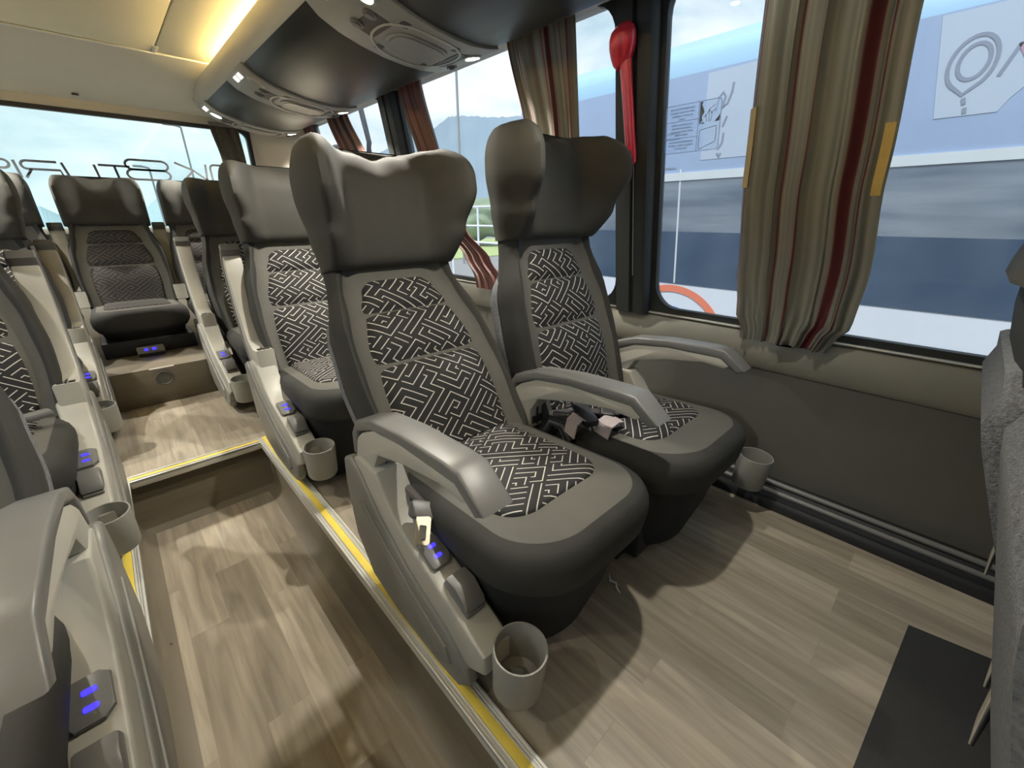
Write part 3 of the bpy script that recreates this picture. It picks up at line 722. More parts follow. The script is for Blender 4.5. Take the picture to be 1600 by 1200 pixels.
# ------------------------------------------------------------------ overhead rack
SEC = [(.668, 1.666),  (.664, 1.630), (.668, 1.595), (.685, 1.566), (.726, 1.530), (.79, 1.502), (.87, 1.480), (.95, 1.465), (1.03, 1.457), (1.10, 1.455), (1.17, 1.462), (1.215, 1.472), (1.25, 1.487)]
def secz(x):
    for (a, za), (b_, zb) in zip(SEC[2:], SEC[3:]):
        if x <= b_: return lerp(za, zb, (x - a) / (b_ - a))
    return SEC[-1][1]
def sect(x, off):                # point on the belly, pushed out along its normal
    dx = .01; sl_ = (secz(x + dx) - secz(x - dx)) / (2 * dx); n_ = Vector((sl_, -1)).normalized()
    return (x + n_[0] * off, secz(x) + n_[1] * off)
PANELS = [(.38, .74), (1.36, 1.70), (2.53, 2.85), (3.44, 3.66)]
def rack(sgn, label):
    rk = empty('overhead_rack', (CX if sgn > 0 else CX, .5, 1.5)); tag(rk, label, 'overhead rack', 'overhead luggage racks')
    def X(x): return x - CX if sgn > 0 else (2 * CX - x) - CX
    def T(p, d): return (X(p[0]), d - .5, p[1] - 1.5)
    y1 = 3.66
    body = [(.90, 1.640), (.682, 1.640), (.678, 1.666)] + SEC[:5] + [(x, z + .004) for x, z in SEC[5:11]] + SEC[11:] + [(1.254, 1.50), (1.258, 1.62), (1.262, 1.715), (.91, 1.715)]
    MB().prism(body, T, YF + .02, y1, .004).build('rack_body', 'rack_trim', rk)
    MB().prism([(x - .004, z) for x, z in SEC[:4]] + [(.70, 1.575), (.69, 1.67)], T, y1 - .0, y1 + .012, .004).build('end_trim', 'rack_trim', rk)
    # dark bin doors
    ys = [YF + .05, ] + [v for p in PANELS for v in p]
    spans = [(ys[0], PANELS[0][0])] + [(PANELS[i][1], PANELS[i + 1][0]) for i in range(3)]
    xs = [.691 + (1.205 - .691) * i / 24 for i in range(25)]
    for a, b_ in spans:
        up = [sect(x, .003) for x in xs]; dn = [sect(x, -.006) for x in xs]
        MB().prism(up + dn[::-1], T, a + .004, b_ - .004, .0015).build('bin_door', 'rack_dark', rk)
    for (a, b_) in PANELS:
        far = b_ > 3.6
        xs2 = [.684 + (1.215 - .684) * i / 26 for i in range(27)]
        up = [sect(x, .011) for x in xs2]; dn = [sect(x, -.006) for x in xs2]
        pn = MB().prism(up + dn[::-1], T, a, b_, .004).build('reading_panel', 'rack_panel', rk)
        w = b_ - a; cy = (a + b_) / 2; 
        def on(x, y, off): q = sect(x, off); return Vector(T(q, y))
        def plate(mb, pts, o0, o1, mi=0):   # outline given in (x, y) laid on the curved panel
            rings = [[on(px, py, o0) for px, py in pts], [on(px, py, o1) for px, py in pts]]
            mb.loft(rings, mi, True, False, True)
        # recess strips, speaker oval, vents
        for px0, px1, py0, py1 in ((.79, .86, .30, .70), (.865, 1.085, .13, .24), (.885, 1.085, .76, .87), (1.10, 1.155, .25, .75)):
            rec = MB(); plate(rec, rrect((px1 - px0) / 2, (py1 - py0) * w / 2, .012, 4, (px0 + px1) / 2, a + (py0 + py1) / 2 * w), .0105, .0125)
            rec.build('recess', 'rack_recess', pn)
        ov = MB(); o_ = rrect(.105, w * .245, w * .22, 6, .985, cy)
        plate(ov, o_, .0105, .017); i_ = rrect(.092, w * .205, w * .18, 6, .985, cy); plate(ov, i_, .016, .0195)
        ov.build('speaker_grille', 'rack_panel', pn)
        rg = MB(); o2, i2 = rrect(.15, w * .40, w * .36, 6, .985, cy), rrect(.142, w * .37, w * .33, 6, .985, cy)
        rg.loft([[on(px, py, o) for px, py in q] for q, o in ((o2, .010), (o2, .0145), (i2, .0145), (i2, .010))]).build('ring_trim', 'rack_trim', pn)
        for k_, (lx_, ly_) in enumerate(((.752, a + .18 * w if not far else a + .4 * w), (1.175, a + .30 * w))):
            lm = MB(); plate(lm, [(lx_ + .026 * math.cos(v_ * PI / 9), ly_ + .026 * math.sin(v_ * PI / 9)) for v_ in range(18)], .0105, .0165)
            off_ = sgn > 0 and k_ == 0 and 2.4 < a < 2.6
            lens = lm.build('reading_lamp', 'plastic_mid' if off_ else 'lamp_lens', pn)
            bz = MB(); c1 = [(lx_ + .034 * math.cos(v_ * PI / 12), ly_ + .034 * math.sin(v_ * PI / 12)) for v_ in range(24)]; c2 = [(lx_ + .026 * math.cos(v_ * PI / 12), ly_ + .026 * math.sin(v_ * PI / 12)) for v_ in range(24)]
            bz.loft([[on(px, py, o) for px, py in q] for q, o in ((c1, .010), (c1, .016), (c2, .018), (c2, .010))]).build('bezel', 'rack_trim', lens)
            if (k_ == 0 and not off_) or (k_ == 1 and a > 1):
                pos = on(lx_, ly_, .03); dn_ = (on(lx_, ly_, .2) - on(lx_, ly_, .0)).normalized()
                ld = bpy.data.lights.new('reading_spot', 'SPOT'); ld.energy = LAMP * ((.55 if a < 1 else 1) if sgn > 0 else (.12 if a < 1 else .35 if a < 2 else 1.15)); ld.color = (1, .95, .84); ld.spot_size = R(120); ld.spot_blend = .7; ld.shadow_soft_size = .018
                lo = bpy.data.objects.new('reading_spot', ld); C.objects.link(lo)
                lo.location = pos + Vector((CX, .5, 1.5)); lo.rotation_euler = Vector((0, 0, -1)).rotation_difference(Vector((dn_[0] * .5, 0, -1)).normalized()).to_euler()
        for vx, vy in ((.795, .62), (.795, .36), (1.185, .72)):
            vt = MB(); c_ = [(vx + .02 * math.cos(v_ * PI / 9), a + vy * w + .02 * math.sin(v_ * PI / 9)) for v_ in range(18)]; plate(vt, c_, .0105, .018)
            c_ = [(vx + .011 * math.cos(v_ * PI / 9), a + vy * w + .011 * math.sin(v_ * PI / 9)) for v_ in range(18)]; plate(vt, c_, .018, .022)
            vt.build('air_nozzle', 'plastic_dark', pn)
        for sy in (.40, .60):
            sw = MB(); plate(sw, rrect(.010, w * .07, .003, 3, .706, a + sy * w), .0105, .014)
            sw.build('call_switch', 'switch_white', pn)
    # warm strip of light washing the ceiling
    MB().prism([(.80, 1.641), (.85, 1.641), (.85, 1.647), (.80, 1.647)], T, YF + .1, 3.2).build('light_strip', 'led_warm', rk)
    return rk
LAMP = 33.0
rack(1, 'long overhead rack with dark doors, reading lamps and speakers above the right windows')
rack(-1, 'overhead rack above the left-hand seats outside the photo')

# ------------------------------------------------------------------ curtains
def curtain(label, edges, off, folds, amp, mat='curtain', tape=None, seed=0, rear=False, gather=.0):
    """edges: list of (z, y_far, y_near) from top to bottom"""
    rnd = random.Random(seed)
    ph = [rnd.uniform(0, 6.28) for _ in range(4)]; am = [rnd.uniform(.6, 1) for _ in range(4)]
    nu = 90; zs = []; nv = 40
    z0, z1 = edges[0][0], edges[-1][0]
    yf = [(e[0], e[1]) for e in edges][::-1]; yn = [(e[0], e[2]) for e in edges][::-1]
    c = None; rings = []; uvs = []
    def pt(fu, z):
        tz = (z0 - z) / (z0 - z1)
        y = lerp(interp(yf, z), interp(yn, z), fu)
        w = math.sin(2 * PI * folds * fu + ph[0] + 1.1 * tz * am[0]) * .62 + math.sin(2 * PI * folds * 1.7 * fu + ph[1] - 1.6 * tz) * .3 + math.sin(2 * PI * folds * .45 * fu + ph[2] + 2 * tz) * .4
        a_ = amp * (1 - .35 * sstep(.85, 1, tz))
        if gather: w += math.sin(2 * PI * folds * 3.3 * fu + ph[3]) * .5 * sstep(.86, .95, tz)
        y += .012 * math.sin(2 * PI * folds * fu + ph[3]) * (1 - abs(2 * fu - 1))
        dx = a_ * w
        if rear: return (y, YB - off + dx, z)
        return (wallx(z) - off + dx, y, z)
    mb = MB()
    for i in range(nv + 1):
        z = lerp(z0, z1, i / nv); f_ = [pt(j / nu, z) for j in range(nu + 1)]
        bk = [((p[0] + .003, p[1], p[2]) if not rear else (p[0], p[1] + .003, p[2])) for p in f_[::-1]]
        rings.append(f_ + bk)
    n = 2 * (nu + 1)
    mb.loft(rings, 0, True, True, True, uvf=lambda i, j: ((j if j <= nu else n - 1 - j) / nu + seed * .37, i / nv))
    p0 = pt(.5, z1)
    me = empty('window_curtain', p0); tag(me, label, 'curtain', 'pleated striped window curtains')
    mb.v = [tuple(Vector(v) - Vector(p0)) for v in mb.v]
    mb.build('fabric', mat, me, ang=80)
    for fu, za, zb in (tape or ()):
        tp = MB(); rg = []
        for i in range(9):
            z = lerp(za, zb, i / 8); q = Vector(pt(fu, z)) - Vector(p0); q2 = Vector(pt(fu + (.075 if fu < .5 else -.055), z)) - Vector(p0)
            d_ = (q2 - q); sgn = -1
            e_ = Vector((-.012 if fu < .5 else -.0035, 0, 0))
            rg.append([q + e_ * .2, q2 + e_ * .2, q2 + e_, q + e_])
        tp.loft(rg, 0, True, True, True).build('tie_strip', 'tape_yellow', me)
    # head rail slider
    MB().box(-.012, .012, -.10, .10, z0 - p0[2] - .012, z0 - p0[2] + .012, .004, 0, Matrix.Translation((pt(.5, z0)[0] - p0[0], pt(.5, z0)[1] - p0[1], 0)) @ (Matrix.Rotation(R(90), 4, 'Z') if rear else Matrix.Identity(4))).build('slider_rail', 'plastic_dark', me)
    return me
curtain('large striped curtain with yellow tie strips hanging in front of the blue bus', [(1.515, .515, .20), (1.35, .512, .205), (1.0, .505, .185), (.75, .49, .165), (.62, .475, .172), (.565, .452, .205), (.535, .45, .215)], .045, 5, .020, tape=((.0, 1.17, .98), (.985, 1.10, .95)), seed=3, gather=1)
curtain('red and grey curtain behind the upright window seat, left of the red hammer', [(1.53, 1.39, 1.09), (1.2, 1.33, 1.09), (.9, 1.32, 1.08), (.545, 1.33, 1.06)], .045, 4.5, .018, seed=6, gather=1)
curtain('reddish curtain dragged sideways at the bottom behind the near aisle seat', [(1.53, 2.24, 2.00), (1.1, 2.14, 1.93), (.85, 2.02, 1.82), (.7, 1.90, 1.66), (.60, 1.83, 1.58), (.545, 1.83, 1.585)], .045, 3.5, .016, mat='curtain_red', seed=8, tape=((.985, 1.07, .90),), gather=1)
curtain('dark red curtain just left of the second black window pillar', [(1.53, 3.15, 2.86), (1.2, 3.04, 2.71), (.9, 2.98, 2.68), (.545, 2.96, 2.66)], .045, 4, .016, mat='curtain_red', seed=11)
curtain('dark red curtain farthest back on the right side, beside the cream corner pillar', [(1.53, 3.60, 3.42), (1.2, 3.54, 3.36), (.9, 3.5, 3.32), (.545, 3.5, 3.3)], .045, 3, .014, mat='curtain_red', seed=14)
curtain('narrow dark curtain at the right end of the back window', [(1.50, .745, .915), (1.27, .775, .925), (.86, .79, .93)], .05, 4, .012, mat='curtain_dark', seed=17, rear=True)

# ------------------------------------------------------------------ emergency hammer
hm = empty('emergency_hammer', (wallx(1.25) - .04, .885, 1.25)); tag(hm, 'red emergency hammer in a red clear holder mounted on the black window pillar', 'emergency hammer')
def hp(y, z, off=0): return (wallx(z) - .04 - off - (wallx(1.25) - .04), y - .885, z - 1.25)
k = MB(); rings = []
zs = [(1.068, .010), (1.075, .016), (1.10, .018), (1.18, .018), (1.26, .0185), (1.33, .019), (1.352, .020)]
for z, r_ in zs:
    rings.append([Vector(hp(.862 + (z - 1.07) * .095 + r_ * math.cos(a * PI / 8), z, .012 + r_ * .9 * math.sin(a * PI / 8))) for a in range(16)])
k.loft(rings, 0, True, True, True).build('handle', 'red_plastic', hm)
k = MB(); rings = []
for z, r_ in ((1.336, .02), (1.345, .030), (1.365, .038), (1.385, .043), (1.405, .043), (1.42, .038), (1.43, .026), (1.434, .008)):
    rings.append([Vector(hp(.897 + (.012 if z < 1.37 else .0) * 0 + r_ * math.cos(a * PI / 10), z + .008 * math.cos(a * PI / 10) * -1, .016 + r_ * .8 * math.sin(a * PI / 10))) for a in range(20)])
k.loft(rings, 0, True, True, True).build('hammer_head', 'red_plastic', hm)
MB().tube([hp(.884, 1.30, .029), hp(.867, 1.12, .029)], .0035, 8).build('ridge', 'red_plastic', hm)
MB().tube([hp(.862, 1.068, .0), hp(.860, .9, .0), hp(.858, .7, .0)], .0018, 6).build('tether', 'plastic_mid', hm)

# instruction sticker on the pane
stk = empty('instruction_sticker', (wallx(1.16) + .026, .70, 1.16)); tag(stk, 'pale emergency exit instruction sticker on the glass right of the black pillar', 'sticker')
def gp(y, z, off=0): return (wallx(z) + .026 - off - (wallx(1.16) + .026), y - .70, z - 1.16)
NV = (-1, 0, -.165)
b = MB(); b.prism(rrect(.088, .067, .01, 4, .70, 1.16), lambda p, d: gp(p[0], p[1], d), 0, .0008); b.build('sheet', 'sticker_film', stk)
def st(name, strokes, w, mat='sticker_ink'):
    mb = MB()
    for s_ in strokes: mb.ribbon([gp(y, z, .0012) for y, z in s_], w, NV, .0005)
    return mb.build(name, mat, stk)
border = rrect(.085, .064, .009, 4, .70, 1.16); border.append(border[0])
st('border', [border, [(.681, 1.224), (.681, 1.096)], [(.785, 1.181), (.681, 1.181)], [(.785, 1.136), (.681, 1.136)]], .0011)
lines = ['EM CASO DE EMERGENCIA', 'UTILIZE O MARTELO PARA', 'QUEBRAR O VIDRO DA', 'JANELA', 'RETIRE O MARTELO DO', 'SUPORTE E GOLPEIE O', 'CANTO DO VIDRO PARA', 'ABRIR A SAIDA', 'EN CASO DE EMERGENCIA', 'ROMPA EL VIDRIO USANDO', 'EL MARTILLO']
def text(name, body, size, mat, parent, mtx, ext=.0003, align='CENTER', bold=0):
    cu = bpy.data.curves.new(name, 'FONT'); cu.body = body; cu.size = size; cu.extrude = ext; cu.align_x = align; cu.offset = bold
    ob = bpy.data.objects.new(name, cu); dg = None
    C.objects.link(ob); bpy.context.view_layer.update()
    me = bpy.data.meshes.new_from_object(ob.evaluated_get(bpy.context.evaluated_depsgraph_get())); bpy.data.objects.remove(ob); bpy.data.curves.remove(cu)
    me.transform(mtx); me.materials.clear(); me.materials.append(M[mat]); return me
zl = [1.214, 1.205, 1.196, 1.187, 1.172, 1.163, 1.154, 1.145, 1.126, 1.117, 1.108]
rot = Matrix(((0, .163, -.986, 0), (-1, 0, 0, 0), (0, .986, .163, 0), (0, 0, 0, 1)))
tb_ = bmesh.new()
for ln_, z in zip(lines, zl):
    q = gp(.733, z - .003, .0013); me = text('wording', ln_, .0074, 'sticker_ink', None, Matrix.Translation(q) @ rot @ Matrix.Diagonal((.86, 1, 1, 1))); tb_.from_mesh(me); bpy.data.meshes.remove(me)
me = bpy.data.meshes.new('wording'); tb_.to_mesh(me); tb_.free(); me.materials.append(M['sticker_ink']); put('wording', me, stk)
# pictures: a shattering pane and a framed window
pic = MB()
for poly in ([(.678, 1.222), (.678, 1.165), (.668, 1.175), (.671, 1.185), (.664, 1.195), (.667, 1.205), (.672, 1.215), (.669, 1.222)], [(.617, 1.186), (.617, 1.168), (.632, 1.168), (.624, 1.176)], [(.674, 1.166), (.660, 1.166), (.667, 1.171)]):
    pic.prism(poly, lambda p, d: gp(p[0], p[1], d), .001, .0016)
for s_ in ([(.650, 1.20), (.656, 1.188), (.664, 1.182)], [(.650, 1.20), (.648, 1.17)], [(.650, 1.20), (.640, 1.19), (.643, 1.17)], [(.650, 1.20), (.634, 1.21)], [(.645, 1.19), (.630, 1.20)], [(.66, 1.19), (.655, 1.17)]): pic.ribbon([gp(y, z, .0012) for y, z in s_], .0014, NV, .0005)
q = [(.675, 1.146), (.672, 1.150), (.626, 1.157), (.624, 1.155), (.624, 1.120), (.627, 1.116), (.672, 1.100), (.675, 1.103), (.675, 1.146)]
pic.ribbon([gp(y, z, .0012) for y, z in q], .0016, NV, .0005)
pic.build('pictogram', 'sticker_ink', stk)

# lettering on the back window (read from outside, so reversed here)
lt = empty('window_lettering', (.2, YB + .020, 1.17)); tag(lt, 'large outlined lettering along the back window, seen reversed from inside', 'lettering')
def arc(cx, cz, rx_, rz_, a0, a1, n=10): return [(cx + rx_ * math.cos(R(lerp(a0, a1, i / n))), cz + rz_ * math.sin(R(lerp(a0, a1, i / n)))) for i in range(n + 1)]
def letters(name, strokes, w, mat):
    mb = MB()
    for s_ in strokes: mb.ribbon([(x - .2, 0, z - 1.17) for x, z in s_], w, (0, -1, 0), .002)
    mb.build(name, mat, lt)
zt, zb, zm = 1.208, 1.118, 1.165
w_ = .0125
letters('letter', [[(-.42, zt)] + arc(-.285, (zt + zm) / 2, .025, (zt - zm) / 2, 90, -90) + [(-.34, zm), (-.39, zm - .01)] + [(-.41, zb + .02), (-.39, zb), (-.28, zb)]], w_, 'letter_grey')
letters('letter', [[(-.240, zt), (-.228, zb)]], w_, 'letter_grey')
letters('letter', [[(-.066, zt), (-.19, zt)] + arc(-.19, (zt + zm) / 2, .024, (zt - zm) / 2, 90, 270)[1:] + [(-.06, zm), (-.05, zb)], [(-.178, zm), (-.21, zb)]], w_, 'letter_grey')
letters('letter', [[(-.046, zt), (-.030, zb + .02)] + arc(-.0, zb + .025, .03, .025, 190, 270) + [(.07, zb), (.105, zb + .02), (.096, zt)]], w_, 'letter_grey')
letters('letter', [[(.115, zt), (.265, zt)], [(.190, zt), (.20, zb)]], w_, 'letter_grey')
letters('letter_accent', [[(.1885, zt - .01), (.198, zb + .01)], [(-.184, zm - .012), (-.204, zb + .012)]], .006, 'letter_red')
zt2, zb2, zm2 = 1.250, 1.136, 1.194
letters('letter', [arc(.28, (zt2 + zm2) / 2, .034, (zt2 - zm2) / 2, 90, 270) + arc(.43, (zt2 + zm2) / 2, .034, (zt2 - zm2) / 2, -90, 90) + [(.28, zt2)], arc(.28, (zb2 + zm2) / 2, .036, (zm2 - zb2) / 2, 90, 270) + arc(.43, (zb2 + zm2) / 2, .036, (zm2 - zb2) / 2, -90, 90) + [(.28, zm2)]], w_, 'letter_grey')
letters('letter', [[(.505, zt2), (.60, zm2 + .015), (.69, zb2)], [(.53, zb2), (.60, zm2 + .01)], [(.68, zt2), (.67, zb2)]], w_, 'letter_grey')
letters('letter', [[(.705, zb2)] + arc(.73, zt2 - .025, .025, .025, 180, 90, 5) + arc(.80, zt2 - .025, .025, .025, 90, 0, 5) + [(.83, zb2)]], w_, 'letter_grey')

# ------------------------------------------------------------------ outside
GZ = -1.05
struct(MB().box(-120, 160, -60, 220, GZ - .2, GZ).build('ground', 'asphalt'))
BX = 3.4
bus = empty('coach_bus', (BX + 1.2, -1.5, GZ)); tag(bus, 'blue and white coach parked alongside, filling the right windows', 'bus')
def bpart(name, z0, z1, y0, y1, mat, out=0., depth=.06):
    """a band of the side: y1 is the rounded end"""
    pts = [(0, y0)]; r_ = .35
    side = [(BX - out, y0), (BX - out, y1 - r_)] + [(BX - out + r_ - r_ * math.cos(R(a)), y1 - r_ + r_ * math.sin(R(a))) for a in range(10, 91, 10)] + [(BX + 2.3, y1), (BX + 2.3, y0)]
    return MB().prism(side, lambda p, d: (p[0] - BX - 1.2, p[1] + 1.5, d - GZ), z0, z1).build(name, mat, bus)
Y1 = 3.72
bpart('lower_panel', -.75, .395, -8, Y1, 'bus_white')
bpart('navy_panel', .395, .80, -8, Y1, 'bus_navy', .004)
bpart('side_window', .80, 1.17, -8, Y1, 'bus_window', .004)
bpart('pale_line', 1.17, 1.225, -8, Y1 - .01, 'bus_line', .010)
bpart('upper_panel', 1.225, 1.86, -8, Y1 - .02, 'bus_slate', .0)
rings = []
for o, z in ((0, 1.86), (.01, 1.95), (.05, 2.02), (.10, 2.045), (.25, 2.14), (.55, 2.20), (1.2, 2.22)):
    y1 = Y1 - .03 - o * 1.3; r_ = .35
    side = [(BX + o, -8.)] + [(BX + o, y1 - r_)] + [(BX + o + r_ - r_ * math.cos(R(a)), y1 - r_ + r_ * math.sin(R(a))) for a in range(10, 91, 10)] + [(BX + 2.4 - o, y1), (BX + 2.4 - o, -8.)]
    rings.append([(x - BX - 1.2, y + 1.5, z - GZ) for x, y in side])
MB().loft(rings, 0, True, True, True).build('roof', 'bus_roof', bus)
bpart('skirt', -.85, -.75, -8, Y1 - .05, 'plastic_black', -.05)
for wy in (2.2, -5.2):
    wh = MB().lathe([(.0, -.12), (.42, -.12), (.46, -.08), (.46, .08), (.42, .12), (.0, .12)], (0, 0, 0), 32, 0, Matrix.Rotation(R(90), 4, 'Y'))
    w = wh.build('wheel', 'rubber', bus, loc=(-1.2 + .16, wy + 1.5, .46))
    MB().lathe([(.0, -.13), (.26, -.13), (.28, -.11), (.28, .0), (.0, .0)], (0, 0, 0), 28, 0, Matrix.Rotation(R(90), 4, 'Y')).build('rim', 'alu', w)
def bp_(y, z, off=.002): return (-1.2 - off, y + 1.5, z - GZ)
def decal(name, pts, mat, off=.0025): return MB().prism(pts, lambda p, d: bp_(p[0], p[1], d), -.01, off).build(name, mat, bus)
def bstroke(name, strokes, w, mat, off=.0045):
    mb = MB()
    for s_ in strokes: mb.ribbon([bp_(y, z, off) for y, z in s_], w, (-1, 0, 0), .0008)
    return mb.build(name, mat, bus)
decal('decal_panel', [(1.60, 1.84), (1.57, 1.30), (.98, 1.30), (1.0, 1.85)], 'bus_decal')
decal('decal_panel', [(.425, 1.85), (.335, 1.39), (.105, 1.39), (.08, 1.44), (-.25, 1.85)], 'bus_decal')
bstroke('emblem', [arc(.255, 1.62, .085, .115, -50, 230, 22) + [(.255, 1.485)] + [arc(.255, 1.62, .085, .115, -50, 230, 22)[0]], [(.245, 1.47), (.235, 1.44)], [(.228, 1.425), (.222, 1.40)]], .016, 'bus_mark')
bstroke('emblem', [arc(.25, 1.625, .055, .075, 0, 360, 24)], .016, 'bus_mark')
bstroke('letter', [[(.145, 1.545), (.105, 1.67)]], .015, 'bus_mark')
bstroke('letter', [[(.105, 1.67), (.055, 1.59)]], .024, 'bus_mark_red')
# upright lettering beside the instruction sticker
bstroke('letter', [[(1.510, 1.60), (1.500, 1.68), (1.475, 1.71), (1.455, 1.68), (1.470, 1.61), (1.435, 1.64), (1.417, 1.70), (1.415, 1.755)], [(1.425, 1.56), (1.445, 1.50)], [(1.430, 1.46), (1.430, 1.40), (1.455, 1.36)], [(1.455, 1.335), (1.435, 1.31), (1.430, 1.335)]], .014, 'bus_mark')
bstroke('ring', [arc(1.64, -.10, .455, .455, 0, 180, 40)], .055, 'bus_orange')
decal('disc', arc(1.64, -.10, .31, .31, 0, 180, 24), 'bus_blue', .0035)
bstroke('trim_line', [[(1.71, 1.25), (1.635, .40)]], .014, 'bus_line')  # thin slanted pale line across the window band
bstroke('trim_line', [[(3.2, 1.52), (1.75, 1.50)], [(3.2, 1.485), (1.75, 1.465)], [(3.2, 1.28), (1.75, 1.262)]], .006, 'bus_mark')

# mountains
def ridge(name, pts, depth, mat, label, cat, base=GZ):
    """pts: (x, y, z) crest; slopes fall on both sides, broken by small ribs"""
    rnd = random.Random(5); rings = []
    fine = []
    for (a, b_) in zip(pts, pts[1:]):
        for k_ in range(8):
            q = Vector(a).lerp(Vector(b_), k_ / 8); q.z += rnd.uniform(-.006, .006) * abs(q.z - base) ; fine.append(q)
    fine.append(Vector(pts[-1]))
    cen = sum(fine, Vector()) / len(fine)
    for q in fine:
        d_ = Vector((q.x, q.y, 0)).normalized(); ring = []
        for t_ in (-1, -.75, -.5, -.25, 0, .5, 1):
            h_ = 1 - abs(t_); j_ = rnd.uniform(-.02, .02) * h_ if t_ else 0
            ring.append((q.x + d_.x * depth * (t_ + j_) - cen.x, q.y + d_.y * depth * (t_ + j_) - cen.y, base + (q.z - base) * (h_ ** 1.15)  - base))
        rings.append(ring)
    o = MB().loft(rings, 0, True, True, True).build(name, mat, None, loc=(cen.x, cen.y, base), ang=60)
    return tag(o, label, cat)
ridge('mountain', [(20, 215, 8), (70, 210, 16), (100, 203, 26), (100, 185, 28.5), (105, 174, 32), (104, 165, 33), (100, 150, 31), (99, 137, 33.5), (100, 130, 33), (101, 124, 32), (102, 118, 31), (104, 106, 30), (110, 96, 28), (122, 70, 26), (140, 30, 12)], 55, 'mountain_forest', 'hazy forested mountain beyond the right-hand windows', 'mountain')
ridge('hill', [(-30, 104, 2), (-12, 100, 1.6), (-7.3, 100, 1.2), (-5.3, 100, 2.7), (-4.2, 100, 1.9), (-2, 100, .4), (4, 101, .6), (7.8, 100, 2.9), (9.2, 100, 4.1), (13, 101, 3), (22, 103, 6), (34, 110, 7)], 25, 'hill_far', 'low blue hill far behind the back window', 'hill')
# roadside greenery and railing on the right
rnd = random.Random(2)
bm = bmesh.new(); bmesh.ops.create_icosphere(bm, subdivisions=4, radius=1)
for v_ in bm.verts: v_.co *= 1 + .16 * math.sin(v_.co.x * 7 + v_.co.z * 5) * math.sin(v_.co.y * 6 + 1) + rnd.uniform(-.05, .05); v_.co.z *= .8
sh = MB().frombm(bm).build('shrub', 'shrub', None, loc=(21, 26, .85)); sh.scale = (2.6, 2.6, 1.7); tag(sh, 'pale green roadside bush seen between the near aisle seat and the window seat', 'bush')
vg = tag(MB().box(-10, 20, -6, 10, -.02, .06, .02).build('grass_verge', 'grass', None, loc=(22, 24, GZ)), 'bright green grass verge beyond the window', 'grass', kind='stuff')
rl_ = empty('metal_railing', (8, 9.8, GZ)); tag(rl_, 'white tubular railing outside, between the near aisle seat and the window seat', 'railing')
for z in (2.25, 1.75, 1.3): MB().tube([(0, 2, z), (0, -3, z)], .025, 8).build('rail', 'bus_white', rl_)
for y in (.1, -.9, -1.9, 1.4): MB().tube([(0, y, 0), (0, y, 2.25)], .03, 8).build('post', 'bus_white', rl_)
pl = tag(MB().tube([(0, 0, 0), (0, 0, 7.7)], .05, 8).build('light_pole', 'pole_grey', None, loc=(12, 15.95, GZ)), 'thin grey pole standing outside in front of the mountain', 'pole')
def lamp(x, y, h_, arm, label):
    e = empty('street_lamp', (x, y, GZ)); tag(e, label, 'street lamp', 'street lamps behind the coach')
    MB().tube([(0, 0, 0), (0, 0, h_)], .045, 8).build('pole', 'pole_grey', e)
    MB().tube([(0, 0, h_), (arm * .4, 0, h_ + .05), (arm, 0, h_ + .07)], .05, 8).build('arm', 'pole_grey', e)
    MB().box(arm - .25, arm + .15, -.1, .1, h_ + .02, h_ + .12, .03).build('lantern', 'pole_grey', e)
lamp(4.6, 30, 6.35, -.5, 'taller street lamp left of the dark rear curtain')
lamp(2.9, 31, 4.4, -.4, 'shorter street lamp behind the lettering, right of the middle rear seat')
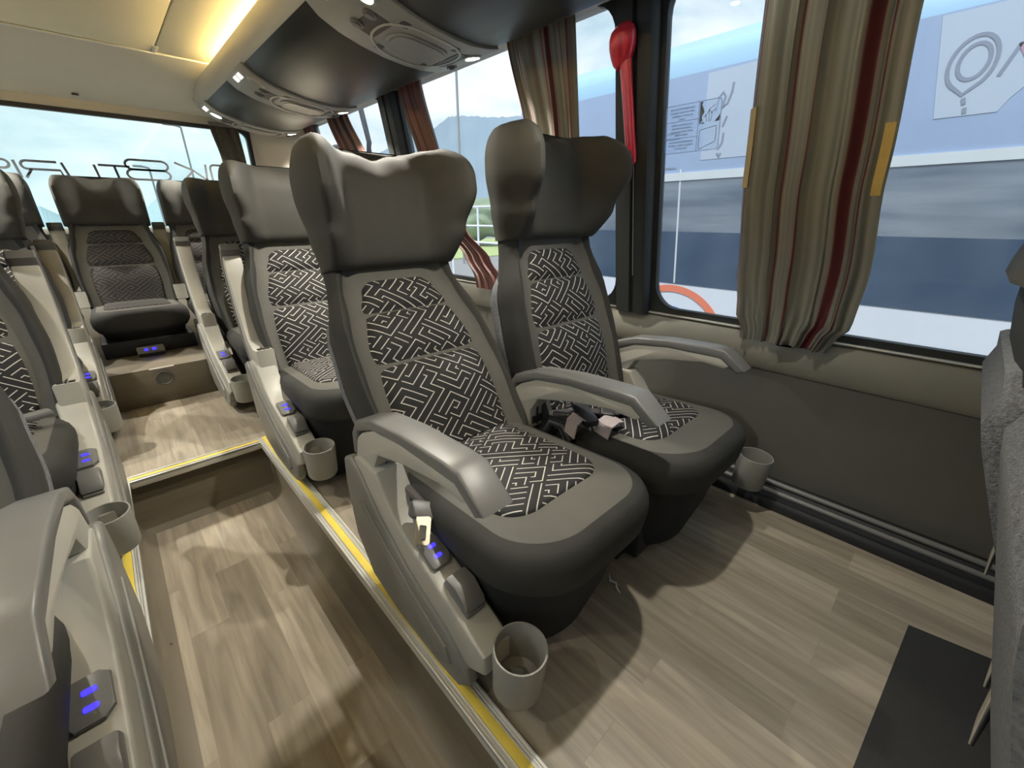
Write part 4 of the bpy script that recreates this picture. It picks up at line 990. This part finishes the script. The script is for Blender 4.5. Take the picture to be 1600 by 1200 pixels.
# mirror bracket of a vehicle standing outside
mr_ = empty('mirror_bracket', (1.85, 4.2, 1.42)); tag(mr_, 'black curved vehicle mirror bracket outside the rear right window', 'mirror')
MB().tube([(-.05, -.50, .35), (-.05, -.55, .20), (-.05, -.60, .05), (-.05, -.58, -.02), (-.03, -.50, -.06)], .022, 8).build('arm', 'rubber', mr_)
MB().tube([(-.05, .48, .32), (-.05, .42, .12), (-.05, .30, .02), (-.05, .12, -.02)], .016, 8).build('arm', 'rubber', mr_)
MB().box(-.10, .02, -.02, .22, -.02, .10, .03, seg=3).build('mirror_head', 'rubber', mr_)

# ------------------------------------------------------------------ sky and light
w = bpy.data.worlds.new('sky'); S.world = w; w.use_nodes = True; t = w.node_tree; bg = t.nodes['Background']
tc = N(t, 'ShaderNodeTexCoord'); mp = N(t, 'ShaderNodeMapping'); mp.inputs['Scale'].default_value = (2.2, 2.2, 5.0)
nz = N(t, 'ShaderNodeTexNoise'); nz.inputs['Scale'].default_value = 1.5; nz.inputs['Detail'].default_value = 8; nz.inputs['Roughness'].default_value = .55; nz.inputs['Distortion'].default_value = .3
L(t, tc.outputs['Generated'], mp.inputs[0]); L(t, mp.outputs[0], nz.inputs[0])
r = N(t, 'ShaderNodeValToRGB'); e = r.color_ramp.elements
e[0].position = .36; e[0].color = (.50, .66, .74, 1); e[1].position = .60; e[1].color = (1.0, 1.0, .98, 1)
e2 = r.color_ramp.elements.new(.48); e2.color = (.78, .87, .90, 1)
L(t, nz.outputs['Fac'], r.inputs[0]); L(t, r.outputs[0], bg.inputs[0]); bg.inputs[1].default_value = .66
sun = bpy.data.lights.new('sun', 'SUN'); sun.energy = 2.2; sun.angle = R(15); sun.color = (1, .97, .92)
so = bpy.data.objects.new('sun', sun); C.objects.link(so); so.rotation_euler = (0, R(-28), R(10))

# ------------------------------------------------------------------ camera
F = 648.; pitch = math.atan(259 / 648.); yaw = math.atan(658 / 698.)
cam = bpy.data.cameras.new('camera'); co = bpy.data.objects.new('camera', cam); C.objects.link(co)
cam.sensor_width = 36; cam.sensor_fit = 'HORIZONTAL'; cam.lens = F / 1600 * 36; cam.clip_start = .02; cam.clip_end = 1000
co.location = (0, 0, .9); co.rotation_euler = (R(90) - pitch, 0, -yaw)
S.camera = co
vs = S.view_settings; vs.view_transform = 'Standard'; vs.look = 'None'; vs.exposure = .92; vs.gamma = 1; vs.use_curve_mapping = False
